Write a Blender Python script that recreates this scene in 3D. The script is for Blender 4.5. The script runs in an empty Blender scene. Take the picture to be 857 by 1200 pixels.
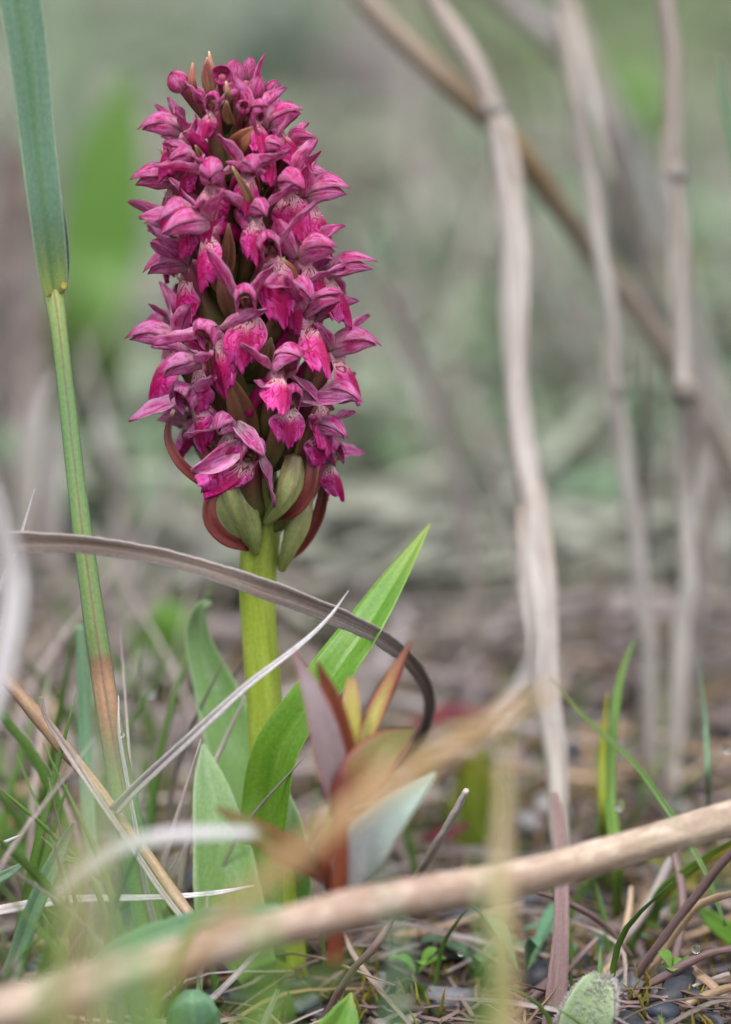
import bpy, math, random
import numpy as np
from mathutils import Vector, Matrix, Euler

S = bpy.context.scene
COL = S.collection
CM = 0.01                                   # all lengths below are written in centimetres
R = math.radians
rng = np.random.default_rng(7)
random.seed(7)

# ------------------------------------------------------------------ camera
D = 45.0                                    # focus distance
PITCH = R(12)
PPC = 108.0                                 # photo pixels per cm at the focus distance
FWD = np.array([0, math.cos(PITCH), -math.sin(PITCH)])
UP = np.array([0, math.sin(PITCH), math.cos(PITCH)])
RT = np.array([1.0, 0, 0])
# the point of sharp focus, placed so that the foot of the orchid (0,0,0) shows at pixel (322,1140)
FOC = np.array([(428.5 - 322) / PPC, 0, 0]) + UP * (540 / PPC) - FWD * 2.0
CAM = FOC - FWD * D

cam = bpy.data.cameras.new('camera')
cam.sensor_fit = 'VERTICAL'
cam.sensor_height = 24.0
cam.lens = 24.0 / 2 / math.tan(math.atan(600 / PPC / D))
cam.clip_start = 0.005
cam.clip_end = 200
cam.dof.use_dof = True
cam.dof.focus_distance = D * CM
cam.dof.aperture_fstop = cam.lens / 12.5    # an entrance pupil 12.5 mm wide
cam.dof.aperture_blades = 9
co = bpy.data.objects.new('camera', cam)
COL.objects.link(co)
co.location = Vector(CAM) * CM
co.rotation_euler = (math.pi / 2 - PITCH, 0, 0)
S.camera = co

# ------------------------------------------------------------------ light
SUN_EL, SUN_AZ = R(58), R(-35)              # high, from the upper left, a little behind the camera
w = bpy.data.worlds.new('World')
S.world = w
w.use_nodes = True
nt = w.node_tree
sky = nt.nodes.new('ShaderNodeTexSky')
sky.sky_type = 'NISHITA'
sky.sun_disc = False
sky.sun_elevation = SUN_EL
sky.sun_rotation = R(180) + SUN_AZ
sky.air_density = 1.0
sky.dust_density = 4.0
sky.ozone_density = 0.6
hsv = nt.nodes.new('ShaderNodeHueSaturation')
hsv.inputs['Saturation'].default_value = 0.38
nt.links.new(sky.outputs[0], hsv.inputs['Color'])
bg = nt.nodes['Background']
nt.links.new(hsv.outputs[0], bg.inputs['Color'])
bg.inputs['Strength'].default_value = 0.105
sl = bpy.data.lights.new('sun', 'SUN')
sl.energy = 1.5
sl.angle = R(14)
sl.color = (1.0, 0.96, 0.9)
so = bpy.data.objects.new('sun', sl)
COL.objects.link(so)
sd = Vector((math.sin(SUN_AZ) * math.cos(SUN_EL), -math.cos(SUN_AZ) * math.cos(SUN_EL), math.sin(SUN_EL)))
so.rotation_euler = sd.to_track_quat('Z', 'Y').to_euler()
so.location = sd * 3
S.view_settings.view_transform = 'Standard'
S.view_settings.look = 'None'
S.view_settings.exposure = 1.0
S.view_settings.gamma = 1
S.cycles.max_bounces = 8
S.cycles.diffuse_bounces = 4
S.cycles.transmission_bounces = 6
S.cycles.use_denoising = True


# ------------------------------------------------------------------ helpers: places
def P(px, py, d=0.0):
    """the place seen at photo pixel (px, py), d cm behind the plane of focus"""
    k = (D + d) / D
    return FOC + RT * ((px - 428.5) / PPC * k) + UP * (-(py - 600) / PPC * k) + FWD * d


def G(px, py, z=0.0):
    ray = P(px, py, 0) - CAM
    t = (z - CAM[2]) / ray[2]
    return CAM + ray * t


def lin(c):
    return tuple(((x / 255 / 12.92) if x / 255 <= 0.04045 else ((x / 255 + 0.055) / 1.055) ** 2.4) for x in c)


def spline(pts, n):
    pts = [np.asarray(p, float) for p in pts]
    if len(pts) == 2:
        return np.array([pts[0] + (pts[1] - pts[0]) * t for t in np.linspace(0, 1, n)])
    p = [2 * pts[0] - pts[1]] + pts + [2 * pts[-1] - pts[-2]]
    seg = len(pts) - 1
    out = []
    for t in np.linspace(0, seg, n):
        i = min(int(t), seg - 1)
        f = t - i
        a, b, c, d = p[i], p[i + 1], p[i + 2], p[i + 3]
        out.append(0.5 * ((2 * b) + (-a + c) * f + (2 * a - 5 * b + 4 * c - d) * f * f + (-a + 3 * b - 3 * c + d) * f ** 3))
    return np.array(out)


def prof(vals, n):
    """smoothly interpolated list of numbers"""
    v = spline([np.array([x]) for x in vals], n)[:, 0]
    return np.maximum(v, 0.002)


def unit(v):
    return v / np.maximum(np.linalg.norm(v, axis=-1, keepdims=True), 1e-9)


# ------------------------------------------------------------------ helpers: meshes
class M:
    """collects pieces (quads and triangles with two uv sets and a tint)"""
    def __init__(s):
        s.v, s.q, s.t, s.uv, s.cm, s.c, s.n = [], [], [], [], [], [], 0

    def add(s, v, q=None, t=None, uv=None, cm=None, tint=(1, 1, 1)):
        v = np.asarray(v, float).reshape(-1, 3)
        k = len(v)
        s.v.append(v)
        if q is not None and len(q):
            s.q.append(np.asarray(q) + s.n)
        if t is not None and len(t):
            s.t.append(np.asarray(t) + s.n)
        s.uv.append(uv if uv is not None else np.zeros((k, 2)))
        s.cm.append(cm if cm is not None else (uv if uv is not None else np.zeros((k, 2))))
        s.c.append(np.tile(np.array([tint[0], tint[1], tint[2], 1.0]), (k, 1)))
        s.n += k
        return s

    def obj(s, name, mat, parent=None, origin=(0, 0, 0), smooth=True, link=True):
        v = np.concatenate(s.v) - np.asarray(origin)
        q = np.concatenate(s.q) if s.q else np.zeros((0, 4), int)
        t = np.concatenate(s.t) if s.t else np.zeros((0, 3), int)
        me = bpy.data.meshes.new(name)
        me.vertices.add(len(v))
        me.vertices.foreach_set('co', (v * CM).astype(np.float32).ravel())
        li = np.concatenate([q.ravel(), t.ravel()]).astype(np.int32)
        me.loops.add(len(li))
        me.loops.foreach_set('vertex_index', li)
        me.polygons.add(len(q) + len(t))
        st = np.concatenate([np.arange(len(q)) * 4, len(q) * 4 + np.arange(len(t)) * 3]).astype(np.int32)
        me.polygons.foreach_set('loop_start', st)
        try:
            tot = np.concatenate([np.full(len(q), 4), np.full(len(t), 3)]).astype(np.int32)
            me.polygons.foreach_set('loop_total', tot)
        except Exception:
            pass
        for nm, src in (('UVMap', s.uv), ('cm', s.cm)):
            lay = me.uv_layers.new(name=nm)
            a = np.concatenate(src)[li]
            lay.data.foreach_set('uv', a.astype(np.float32).ravel())
        ca = me.color_attributes.new('tint', 'FLOAT_COLOR', 'POINT')
        ca.data.foreach_set('color', np.concatenate(s.c).astype(np.float32).ravel())
        me.update(calc_edges=True)
        me.polygons.foreach_set('use_smooth', np.full(len(me.polygons), smooth))
        me.validate()
        if mat:
            me.materials.append(mat)
        o = bpy.data.objects.new(name, me)
        if parent is not None:
            o.parent = parent
        else:
            o.location = Vector(origin) * CM
        COL.objects.link(o)
        return o


def shell(m, f, nu=9, nv=14, th=0.02, length=1.0, width=1.0, tint=(1, 1, 1), edge=3.0):
    """closed thin solid round the sheet f(u in -1..1, v in 0..1)"""
    U, V = np.meshgrid(np.linspace(-1, 1, nu), np.linspace(0, 1, nv))
    p = f(U, V)
    du = np.gradient(p, axis=1)
    dv = np.gradient(p, axis=0)
    n = unit(np.cross(du, dv))
    k = th * 0.5 * (1 - 0.8 * np.abs(U) ** edge) * (1 - 0.7 * np.abs(2 * V - 1) ** 8)
    top = (p + n * k[..., None]).reshape(-1, 3)
    bot = (p - n * k[..., None]).reshape(-1, 3)
    N = nu * nv
    i = np.arange(N).reshape(nv, nu)
    a, b, c, d = i[:-1, :-1].ravel(), i[:-1, 1:].ravel(), i[1:, 1:].ravel(), i[1:, :-1].ravel()
    q = [np.stack([a, b, c, d], 1), np.stack([d, c, b, a], 1) + N]
    loop = np.concatenate([i[0, :], i[1:, -1], i[-1, -2::-1], i[-2:0:-1, 0]])
    nx = np.roll(loop, -1)
    q.append(np.stack([nx, loop, loop + N, nx + N], 1))
    uv = np.stack([(U.ravel() + 1) / 2, V.ravel()], 1)
    cm = np.stack([(U.ravel() + 1) / 2 * width, V.ravel() * length], 1)
    m.add(np.concatenate([top, bot]), q=np.concatenate(q), uv=np.concatenate([uv, uv]), cm=np.concatenate([cm, cm]), tint=tint)
    return m


def frames(pts, hint):
    t = unit(np.gradient(pts, axis=0))
    h = np.asarray(hint, float)
    if h.ndim == 1:
        h = np.tile(h, (len(pts), 1))
    side = unit(np.cross(t, h))
    nor = unit(np.cross(side, t))
    return t, side, nor


def ribbon(m, pts, widths, hint=(0, -1, 0.2), fold=0.15, twist=0.0, nu=5, nv=24, th=0.03, tint=(1, 1, 1), wob=0.0, arch=0.0):
    """a blade along pts; widths are full widths in cm; fold>0 makes a V channel, arch a curved section"""
    c = spline(pts, nv)
    w = prof(widths, nv) / 2
    if wob:
        ph = rng.uniform(0, 6.28, 4)
        tt = np.linspace(0, 1, nv)
        w = w * (1 + wob * np.sin(tt * 23 + ph[0]) * 0.5 + wob * np.sin(tt * 11 + ph[1]) * 0.5)
    t, s, n = frames(c, hint)
    if twist is not None and np.any(np.asarray(twist) != 0):
        tw = prof_raw(twist, nv) if hasattr(twist, '__len__') else np.linspace(0, twist, nv)
        cs, sn = np.cos(tw)[:, None], np.sin(tw)[:, None]
        s, n = s * cs + n * sn, n * cs - s * sn
    L = float(np.sum(np.linalg.norm(np.diff(c, axis=0), axis=1)))

    e1, e2 = (1 + wob * np.convolve(rng.normal(0, 1, nv + 4), [.2, .2, .2, .2, .2], 'valid') * 1.5 for _ in (0, 1))

    def f(U, V):
        W = (w[:, None] * np.where(U < 0, e1[:, None], e2[:, None]))[..., None]
        u = U[..., None]
        return c[:, None, :] + s[:, None, :] * (u * W * math.sqrt(max(0.05, 1 - fold * fold * 0.5))) + n[:, None, :] * ((np.abs(u) * fold + arch * u * u) * W)
    return shell(m, f, nu, nv, th, length=L, width=max(widths), tint=tint)


def prof_raw(vals, n):
    return spline([np.array([x]) for x in vals], n)[:, 0]


def tube(m, pts, radii, n=10, nv=24, tint=(1, 1, 1), ridge=0.0, ridges=5, lump=0.0, flat=1.0, hint=(0.1, -1, 0.3), caps=True, spiral=0.0):
    c = spline(pts, nv)
    r = prof(radii, nv)
    t, s, nn = frames(c, hint)
    a = np.linspace(0, 2 * math.pi, n, endpoint=False)
    rr = r[:, None] * (1 + ridge * (1 - 2 * np.abs(np.sin((a[None, :] + spiral * np.linspace(0, 1, nv)[:, None]) * ridges / 2))))
    if lump:
        ph = rng.uniform(0, 6.28, 6)
        tt = np.linspace(0, 1, nv)[:, None]
        rr = rr * (1 + lump * (np.sin(tt * 31 + ph[0] + a * 1.0) * 0.5 + np.sin(tt * 13 + ph[1]) * 0.5 + 0.4 * np.sin(tt * 57 + 2 * a + ph[2])))
    v = c[:, None, :] + s[:, None, :] * (np.cos(a)[None, :] * rr)[..., None] + nn[:, None, :] * (np.sin(a)[None, :] * rr * flat)[..., None]
    i = np.arange(n * nv).reshape(nv, n)
    j = np.roll(i, -1, axis=1)
    q = np.stack([i[:-1].ravel(), j[:-1].ravel(), j[1:].ravel(), i[1:].ravel()], 1)
    L = np.concatenate([[0], np.cumsum(np.linalg.norm(np.diff(c, axis=0), axis=1))])
    au = np.abs(np.linspace(-1, 1, n, endpoint=False))
    uv = np.stack([np.tile(au, nv), np.repeat(np.linspace(0, 1, nv), n)], 1)
    cm = np.stack([np.tile(au * 3 * r.max(), nv), np.repeat(L, n)], 1)
    vv = v.reshape(-1, 3)
    tris = None
    if caps:
        base = len(vv)
        vv = np.concatenate([vv, [c[0] - t[0] * r[0] * 0.4, c[-1] + t[-1] * r[-1] * 0.4]])
        uv = np.concatenate([uv, [[0.5, 0], [0.5, 1]]])
        cm = np.concatenate([cm, [[0, 0], [0, L[-1]]]])
        tris = np.concatenate([np.stack([j[0], i[0], np.full(n, base)], 1), np.stack([i[-1], j[-1], np.full(n, base + 1)], 1)])
    m.add(vv, q=q, t=tris, uv=uv, cm=cm, tint=tint)
    return m


def ico(sub=1):
    import bmesh
    b = bmesh.new()
    bmesh.ops.create_icosphere(b, subdivisions=sub, radius=1)
    v = np.array([x.co[:] for x in b.verts])
    t = np.array([[x.index for x in f.verts] for f in b.faces])
    b.free()
    return v, t


ICO1, ICO2, ICO3 = ico(1), ico(2), ico(3)


def blob(m, c, rad, base=None, lump=0.15, tint=(1, 1, 1), rot=None):
    v, t = base or ICO2
    ph = rng.uniform(0, 6.28, 6)
    k = 1 + lump * (np.sin(v @ rng.normal(0, 1.6, 3) + ph[0]) + 0.6 * np.sin(v @ rng.normal(0, 3, 3) + ph[1]))
    p = v * k[:, None] * np.asarray(rad)
    if rot is not None:
        p = p @ np.array(Euler(rot).to_matrix()).T
    m.add(p + np.asarray(c), t=t, uv=np.stack([v[:, 0] * .5 + .5, v[:, 2] * .5 + .5], 1), tint=tint)
    return m


def tag(o, label=None, cat=None, group=None, kind=None):
    for k, x in (('label', label), ('category', cat), ('group', group), ('kind', kind)):
        if x:
            o[k] = x
    return o


def empty(name, loc=(0, 0, 0), parent=None, mat=None):
    o = bpy.data.objects.new(name, None)
    o.empty_display_size = 0.002
    COL.objects.link(o)
    if parent is not None:
        o.parent = parent
    if mat is not None:
        o.matrix_local = mat
    else:
        o.location = Vector(loc) * CM
    return o


# ------------------------------------------------------------------ helpers: materials
class N:
    def __init__(s, name):
        s.m = bpy.data.materials.new(name)
        s.m.use_nodes = True
        s.t = s.m.node_tree
        s.b = s.t.nodes['Principled BSDF']
        s.out = s.t.nodes['Material Output']

    def n(s, ty, **kw):
        x = s.t.nodes.new(ty)
        for k, v in kw.items():
            setattr(x, k, v)
        return x

    def l(s, a, b):
        s.t.links.new(a, b)

    def uv(s, name='UVMap'):
        return s.n('ShaderNodeUVMap', uv_map=name).outputs[0]

    def scale(s, vec, sc, off=(0, 0, 0)):
        x = s.n('ShaderNodeMapping')
        x.inputs['Scale'].default_value = sc
        x.inputs['Location'].default_value = off
        s.l(vec, x.inputs['Vector'])
        return x.outputs[0]

    def noise(s, vec, sc=5, det=4, rough=.6, dist=0.0):
        x = s.n('ShaderNodeTexNoise')
        x.inputs['Scale'].default_value = sc
        x.inputs['Detail'].default_value = det
        x.inputs['Roughness'].default_value = rough
        x.inputs['Distortion'].default_value = dist
        if vec is not None:
            s.l(vec, x.inputs['Vector'])
        return x.outputs[0]

    def ramp(s, fac, stops, interp='LINEAR'):
        x = s.n('ShaderNodeValToRGB')
        e = x.color_ramp
        e.interpolation = interp
        while len(e.elements) < len(stops):
            e.elements.new(0.5)
        for el, (p, c) in zip(e.elements, stops):
            el.position = p
            el.color = (c, c, c, 1) if isinstance(c, (int, float)) else (*c[:3], 1)
        s.l(fac, x.inputs[0])
        return x.outputs[0]

    def mix(s, fac, a, b, mode='MIX'):
        x = s.n('ShaderNodeMix', data_type='RGBA', blend_type=mode)
        for sock, val in ((x.inputs[0], fac), (x.inputs[6], a), (x.inputs[7], b)):
            if hasattr(val, 'links'):
                s.l(val, sock)
            elif isinstance(val, (int, float)):
                sock.default_value = val
            else:
                sock.default_value = (*val[:3], 1)
        return x.outputs[2]

    def math(s, op, a, b=0.0, c=0.0):
        x = s.n('ShaderNodeMath', operation=op)
        for sock, val in zip(x.inputs, (a, b, c)):
            if hasattr(val, 'links'):
                s.l(val, sock)
            else:
                sock.default_value = val
        return x.outputs[0]

    def sep(s, vec):
        x = s.n('ShaderNodeSeparateXYZ')
        s.l(vec, x.inputs[0])
        return x.outputs

    def rnd(s):
        return s.n('ShaderNodeObjectInfo').outputs['Random']

    def tint(s):
        return s.n('ShaderNodeAttribute', attribute_name='tint').outputs['Color']

    def finish(s, col, rough=.5, bump=None, bump_d=0.01, transl=0.0, spec=.5, coat=0.0, tcol=None, sheen=0.0, strength=0.6):
        s.l(col, s.b.inputs['Base Color'])
        if hasattr(rough, 'links'):
            s.l(rough, s.b.inputs['Roughness'])
        else:
            s.b.inputs['Roughness'].default_value = rough
        s.b.inputs['Specular IOR Level'].default_value = spec
        s.b.inputs['Coat Weight'].default_value = coat
        s.b.inputs['Sheen Weight'].default_value = sheen
        nor = None
        if bump is not None:
            x = s.n('ShaderNodeBump')
            x.inputs['Strength'].default_value = strength
            x.inputs['Distance'].default_value = bump_d * CM
            s.l(bump, x.inputs['Height'])
            nor = x.outputs[0]
            s.l(nor, s.b.inputs['Normal'])
        if transl > 0:
            tr = s.n('ShaderNodeBsdfTranslucent')
            s.l(tcol if tcol is not None else col, tr.inputs['Color'])
            if nor:
                s.l(nor, tr.inputs['Normal'])
            mx = s.n('ShaderNodeMixShader')
            mx.inputs[0].default_value = transl
            s.l(s.b.outputs[0], mx.inputs[1])
            s.l(tr.outputs[0], mx.inputs[2])
            s.l(mx.outputs[0], s.out.inputs[0])
        return s.m


def blade_mat(name, stops, streak=None, amt=.5, rough=.45, transl=.25, fine=26, blot=None, blot_amt=0.0, midrib=None, edge=None, use_tint=False, spec=.4, bump=.012):
    """leaf, straw or bark: colour by length, streaks that run along it, blotches, an own midrib and margin"""
    k = N(name)
    uv = k.uv()
    cm = k.uv('cm')
    x, y, _ = k.sep(uv)
    col = k.ramp(y, [(p, lin(c)) for p, c in stops])
    st = k.noise(k.scale(cm, (fine, 0.7, 1)), 1.0, 5, .65, .3)
    stf = k.ramp(st, [(.35, 0.0), (.65, 1.0)])
    if streak:
        col = k.mix(k.math('MULTIPLY', stf, amt), col, lin(streak))
    if blot:
        bl = k.ramp(k.noise(k.scale(cm, (3.0, 1.1, 1)), 1.3, 5, .7), [(.48, 0.0), (.68, 1.0)])
        col = k.mix(k.math('MULTIPLY', bl, blot_amt), col, lin(blot))
    if midrib:
        d = k.math('ABSOLUTE', k.math('SUBTRACT', x, .5))
        col = k.mix(k.ramp(d, [(0.0, midrib[1]), (midrib[2], 0.0)]), col, lin(midrib[0]))
    if edge:
        d = k.math('ABSOLUTE', k.math('SUBTRACT', x, .5))
        col = k.mix(k.ramp(d, [(.5 - edge[2], 0.0), (.5, edge[1])]), col, lin(edge[0]))
    col = k.mix(.35, col, k.mix(1.0, col, k.ramp(k.noise(k.scale(cm, (2, 2, 1)), 9, 5, .7), [(.3, .45), (.7, 1.45)]), 'MULTIPLY'))
    if use_tint:
        col = k.mix(1.0, col, k.tint(), 'MULTIPLY')
    h = k.math('ADD', st, k.math('MULTIPLY', k.noise(k.scale(cm, (9, 5, 1)), 3, 4), .4))
    return k.finish(col, rough, h, bump, transl, spec)


# ------------------------------------------------------------------ the ground
def W(px, py, y=0.0):
    """the place seen at pixel (px, py) in the upright plane at world y"""
    ray = P(px, py, 0) - CAM
    return CAM + ray * ((y - CAM[1]) / ray[1])


def hills(x, y):
    x = np.asarray(x, float)
    y = np.asarray(y, float)
    r = np.hypot(x, y - 5)
    near = np.exp(-(r / 60) ** 2)
    h = .25 * np.sin(x * .9 + 1) * np.sin(y * .7 + .3) + .12 * np.sin(x * 2.3 + y * 1.1) + .08 * np.sin(y * 3.1 - x * 1.7 + 2)
    far = 2.0 * np.sin(x * .06 + 1.3) * np.sin(y * .045 + .4) + 1.0 * np.sin(x * .11 - y * .09)
    return h * near + far * (1 - np.exp(-(r / 90) ** 2)) - .35


def make_ground():
    ax = np.concatenate([-np.geomspace(3000, 40, 26), np.linspace(-38, 38, 150), np.geomspace(40, 3000, 26)])
    ay = np.concatenate([-np.geomspace(3000, 40, 16), np.linspace(-38, 120, 240), np.geomspace(124, 3000, 26)])
    X, Y = np.meshgrid(ax, ay)
    Z = hills(X, Y)
    m = M()
    v = np.stack([X, Y, Z], -1).reshape(-1, 3)
    i = np.arange(v.shape[0]).reshape(X.shape)
    q = np.stack([i[:-1, :-1].ravel(), i[:-1, 1:].ravel(), i[1:, 1:].ravel(), i[1:, :-1].ravel()], 1)
    m.add(v, q=q)
    k = N('damp_soil_and_moss')
    pos = k.n('ShaderNodeNewGeometry').outputs['Position']
    n1 = k.noise(pos, 18, 4, .6, .6)
    n2 = k.noise(pos, 130, 6, .7)
    n3 = k.noise(pos, 7, 2, .5)
    col = k.ramp(n1, [(.3, lin((34, 30, 28))), (.45, lin((62, 54, 50))), (.55, lin((62, 66, 42))), (.68, lin((84, 76, 68)))])  # dark soil, colours lowered further so gaps in the litter look shaded
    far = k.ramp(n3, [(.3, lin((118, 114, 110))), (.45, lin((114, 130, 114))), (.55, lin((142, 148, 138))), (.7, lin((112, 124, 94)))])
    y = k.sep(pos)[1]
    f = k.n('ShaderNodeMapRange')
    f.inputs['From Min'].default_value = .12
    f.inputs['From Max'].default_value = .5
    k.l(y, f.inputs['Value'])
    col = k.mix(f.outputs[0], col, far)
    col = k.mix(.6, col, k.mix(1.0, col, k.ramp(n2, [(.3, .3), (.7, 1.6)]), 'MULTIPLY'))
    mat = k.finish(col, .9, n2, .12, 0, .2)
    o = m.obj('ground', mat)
    tag(o, 'damp brown soil with moss and grit under the grass', None, None, 'structure')
    return o


make_ground()

# ------------------------------------------------------------------ orchid materials
def petal_mat():
    k = N('orchid_petal')
    x, y, _ = k.sep(k.uv())
    uv = k.uv()
    rn = k.rnd()
    comb = k.n('ShaderNodeCombineXYZ')
    k.l(k.math('MULTIPLY', rn, 17.3), comb.inputs[0])
    k.l(k.math('MULTIPLY', rn, 5.1), comb.inputs[1])
    va = k.n('ShaderNodeVectorMath', operation='ADD')
    k.l(uv, va.inputs[0])
    k.l(comb.outputs[0], va.inputs[1])
    v = va.outputs[0]
    base = k.mix(k.ramp(k.noise(k.scale(v, (2.0, 1.5, 1)), 1.6, 3, .6), [(.32, 0.0), (.58, 1.0)]), lin((244, 16, 154)), lin((255, 160, 228)))  # magenta to pale pink; patch contrast raised in place of specular shimmer
    vein = k.noise(k.scale(v, (17, 1.6, 1)), 1.0, 4, .6, .8)
    veinf = k.ramp(vein, [(.50, 0.0), (.60, 1.0)])
    pat = k.ramp(k.noise(k.scale(v, (5, 5, 1)), 1.2, 3, .7, 1.0), [(.42, 0.0), (.6, 1.0)])
    base = k.mix(k.math('MULTIPLY', k.math('MULTIPLY', veinf, pat), .85), base, lin((176, 0, 80)))
    base = k.mix(k.ramp(y, [(.05, .95), (.24, .5), (.42, 0.0)]), base, lin((250, 206, 224)))
    d = k.math('ABSOLUTE', k.math('SUBTRACT', x, .5))
    base = k.mix(k.ramp(d, [(.32, 0.0), (.5, .8)]), base, lin((255, 180, 222)))  # pale pink margin, strengthened to paint in some shimmer
    base = k.mix(k.ramp(d, [(0.0, .6), (.07, 0.0)]), base, lin((190, 4, 96)))
    base = k.mix(k.ramp(y, [(.86, 0.0), (1.0, .5)]), base, lin((158, 10, 74)))
    base = k.mix(k.math('MULTIPLY', k.ramp(k.noise(k.scale(v, (3.1, 2.2, 1), (9, 4, 0)), 2.0, 4, .7), [(.5, 0.0), (.62, 1.0)]), .5), base, lin((206, 0, 84)))
    base = k.mix(1.0, base, k.tint(), 'MULTIPLY')
    h = k.math('ADD', vein, k.math('MULTIPLY', k.noise(k.scale(v, (30, 45, 1)), 1, 3), .5))
    r = k.ramp(k.noise(k.scale(v, (9, 9, 1)), 1, 3), [(.3, .34), (.7, .6)])
    return k.finish(base, r, h, .03, .42, .32, strength=1.0)


def lip_mat():
    k = N('orchid_lip')
    x, y, _ = k.sep(k.uv())
    uv = k.uv()
    rn = k.rnd()
    comb = k.n('ShaderNodeCombineXYZ')
    k.l(k.math('MULTIPLY', rn, 11.3), comb.inputs[0])
    k.l(k.math('MULTIPLY', rn, 7.1), comb.inputs[1])
    va = k.n('ShaderNodeVectorMath', operation='ADD')
    k.l(uv, va.inputs[0])
    k.l(comb.outputs[0], va.inputs[1])
    v = va.outputs[0]
    body = k.mix(k.ramp(k.noise(k.scale(v, (3, 3, 1)), 1.2, 3), [(.35, 0.0), (.65, 1.0)]), lin((236, 14, 150)), lin((250, 110, 206)))
    # pale throat
    col = k.mix(k.ramp(k.math('ADD', y, k.math('MULTIPLY', k.noise(k.scale(v, (6, 3, 1)), 1, 2), .2)), [(.34, 1.0), (.56, 0.0)]), body, lin((250, 196, 212)))
    # crimson loops and dashes
    no = k.noise(k.scale(v, (3.4, 2.8, 1)), 1.0, 1, .4, 1.0)
    band = k.math('ABSOLUTE', k.math('SUBTRACT', k.math('FRACT', k.math('MULTIPLY', no, 6.0)), .5))
    loops = k.ramp(band, [(.10, 1.0), (.18, 0.0)])
    zone = k.ramp(y, [(.10, 0.0), (.18, .95), (.75, .75), (.92, 0.0)])
    col = k.mix(k.math('MULTIPLY', loops, zone), col, lin((180, 4, 70)))
    d = k.math('ABSOLUTE', k.math('SUBTRACT', x, .5))
    wv = k.math('ADD', d, k.math('MULTIPLY', k.math('SUBTRACT', k.noise(k.scale(v, (2, 7, 1)), 1, 2), .5), .12))
    stripe = k.math('MULTIPLY', k.ramp(wv, [(.10, 1.0), (.24, 0.0)]), k.ramp(y, [(.26, 0.0), (.42, .92), (.80, .85), (.97, .1)]))
    col = k.mix(stripe, col, lin((190, 0, 96)))
    col = k.mix(k.ramp(d, [(.44, 0.0), (.5, .5)]), col, lin((236, 150, 200)))
    col = k.mix(1.0, col, k.tint(), 'MULTIPLY')
    h = k.noise(k.scale(v, (18, 18, 1)), 1, 4)
    return k.finish(col, .40, h, .025, .38, .35, strength=.8)


PETAL, LIP = petal_mat(), lip_mat()
SPUR = blade_mat('orchid_spur', [(0, (244, 190, 215)), (.25, (196, 40, 120)), (1, (150, 14, 84))], (150, 20, 90), .4, .38, .2, fine=30)
OVARY = blade_mat('orchid_ovary', [(0, (126, 142, 74)), (.5, (112, 108, 66)), (.8, (132, 62, 74)), (1, (200, 90, 130))], (92, 70, 50), .5, .42, .15, fine=14, use_tint=True)
CAPS = blade_mat('orchid_capsule', [(0, (178, 192, 112)), (.6, (180, 190, 128)), (1, (150, 122, 100))], (112, 126, 66), .55, .33, .25, fine=14, blot=(128, 84, 84), blot_amt=.5, spec=.6, bump=.03)
BRACT = blade_mat('orchid_bract', [(0, (150, 158, 100)), (.45, (142, 118, 88)), (.8, (150, 108, 92)), (1, (196, 178, 142))], (112, 74, 58), .5, .42, .2, fine=16, midrib=((176, 156, 140), .55, .12), use_tint=True)
CURLED = blade_mat('orchid_curled_bract', [(0, (118, 52, 50)), (.6, (128, 62, 58)), (.9, (160, 110, 110)), (1, (196, 170, 170))], (96, 44, 40), .4, .38, .15, fine=12)
STEMM = blade_mat('orchid_stem', [(0, (158, 186, 64)), (.35, (164, 184, 70)), (.5, (150, 164, 84)), (.6, (138, 150, 84)), (1, (124, 98, 70))], (116, 134, 44), .45, .38, .12, fine=7, blot=(196, 206, 120), blot_amt=.35)
COLUMN = blade_mat('orchid_column', [(0, (236, 190, 200)), (1, (150, 80, 96))], (140, 60, 70), .5, .4, .2)
POLLEN = blade_mat('orchid_anther', [(0, (96, 36, 52)), (1, (176, 130, 106))], (70, 24, 40), .5, .4, .1)
WITHER = blade_mat('withered_tissue', [(0, (110, 70, 56)), (1, (166, 130, 96))], (70, 40, 36), .6, .6, .1)
LEAFG = blade_mat('orchid_leaf_bright', [(0, (178, 204, 100)), (.3, (130, 178, 56)), (.8, (122, 172, 78)), (1, (176, 196, 110))], (78, 140, 36), .4, .34, .4, fine=10, blot=(170, 190, 110), blot_amt=.25, midrib=((150, 200, 90), .35, .05), edge=((176, 214, 120), .5, .03))
LEAFP = blade_mat('orchid_leaf_pale', [(0, (150, 190, 100)), (.5, (150, 190, 122)), (1, (176, 202, 160))], (124, 170, 100), .35, .4, .4, fine=10, blot=(196, 214, 190), blot_amt=.4, edge=((206, 222, 190), .6, .06))


# ------------------------------------------------------------------ orchid: one flower
def rn_(a, b):
    return float(rng.uniform(a, b))


def hoodf(L, r0, a0, a1, open_=0.0, lift=.06, droop=.05, pinch=.25, close=.80):
    ph = rn_(0, 6)

    def f(U, V):
        a = a0 + (a1 - a0) * (U + 1) / 2
        r = r0 * np.sin(np.pi * np.clip(V * close + .20, 0, 1)) ** 1.0 * (1 - .1 * V) + .003
        r = r * (1 + .05 * np.sin(V * 9 + a * 2 + ph) + .035 * np.sin(V * 15 - a * 5 + ph) + .07 * np.exp(-(a / .16) ** 2))
        y = -.02 + L * V
        zc = .01 + lift * np.sin(np.pi * V * .75) - droop * V ** 3 + open_ * V
        return np.stack([r * np.sin(a) * (1 - pinch * V), y, zc + r * np.cos(a) * 1.12], -1)
    return f


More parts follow.
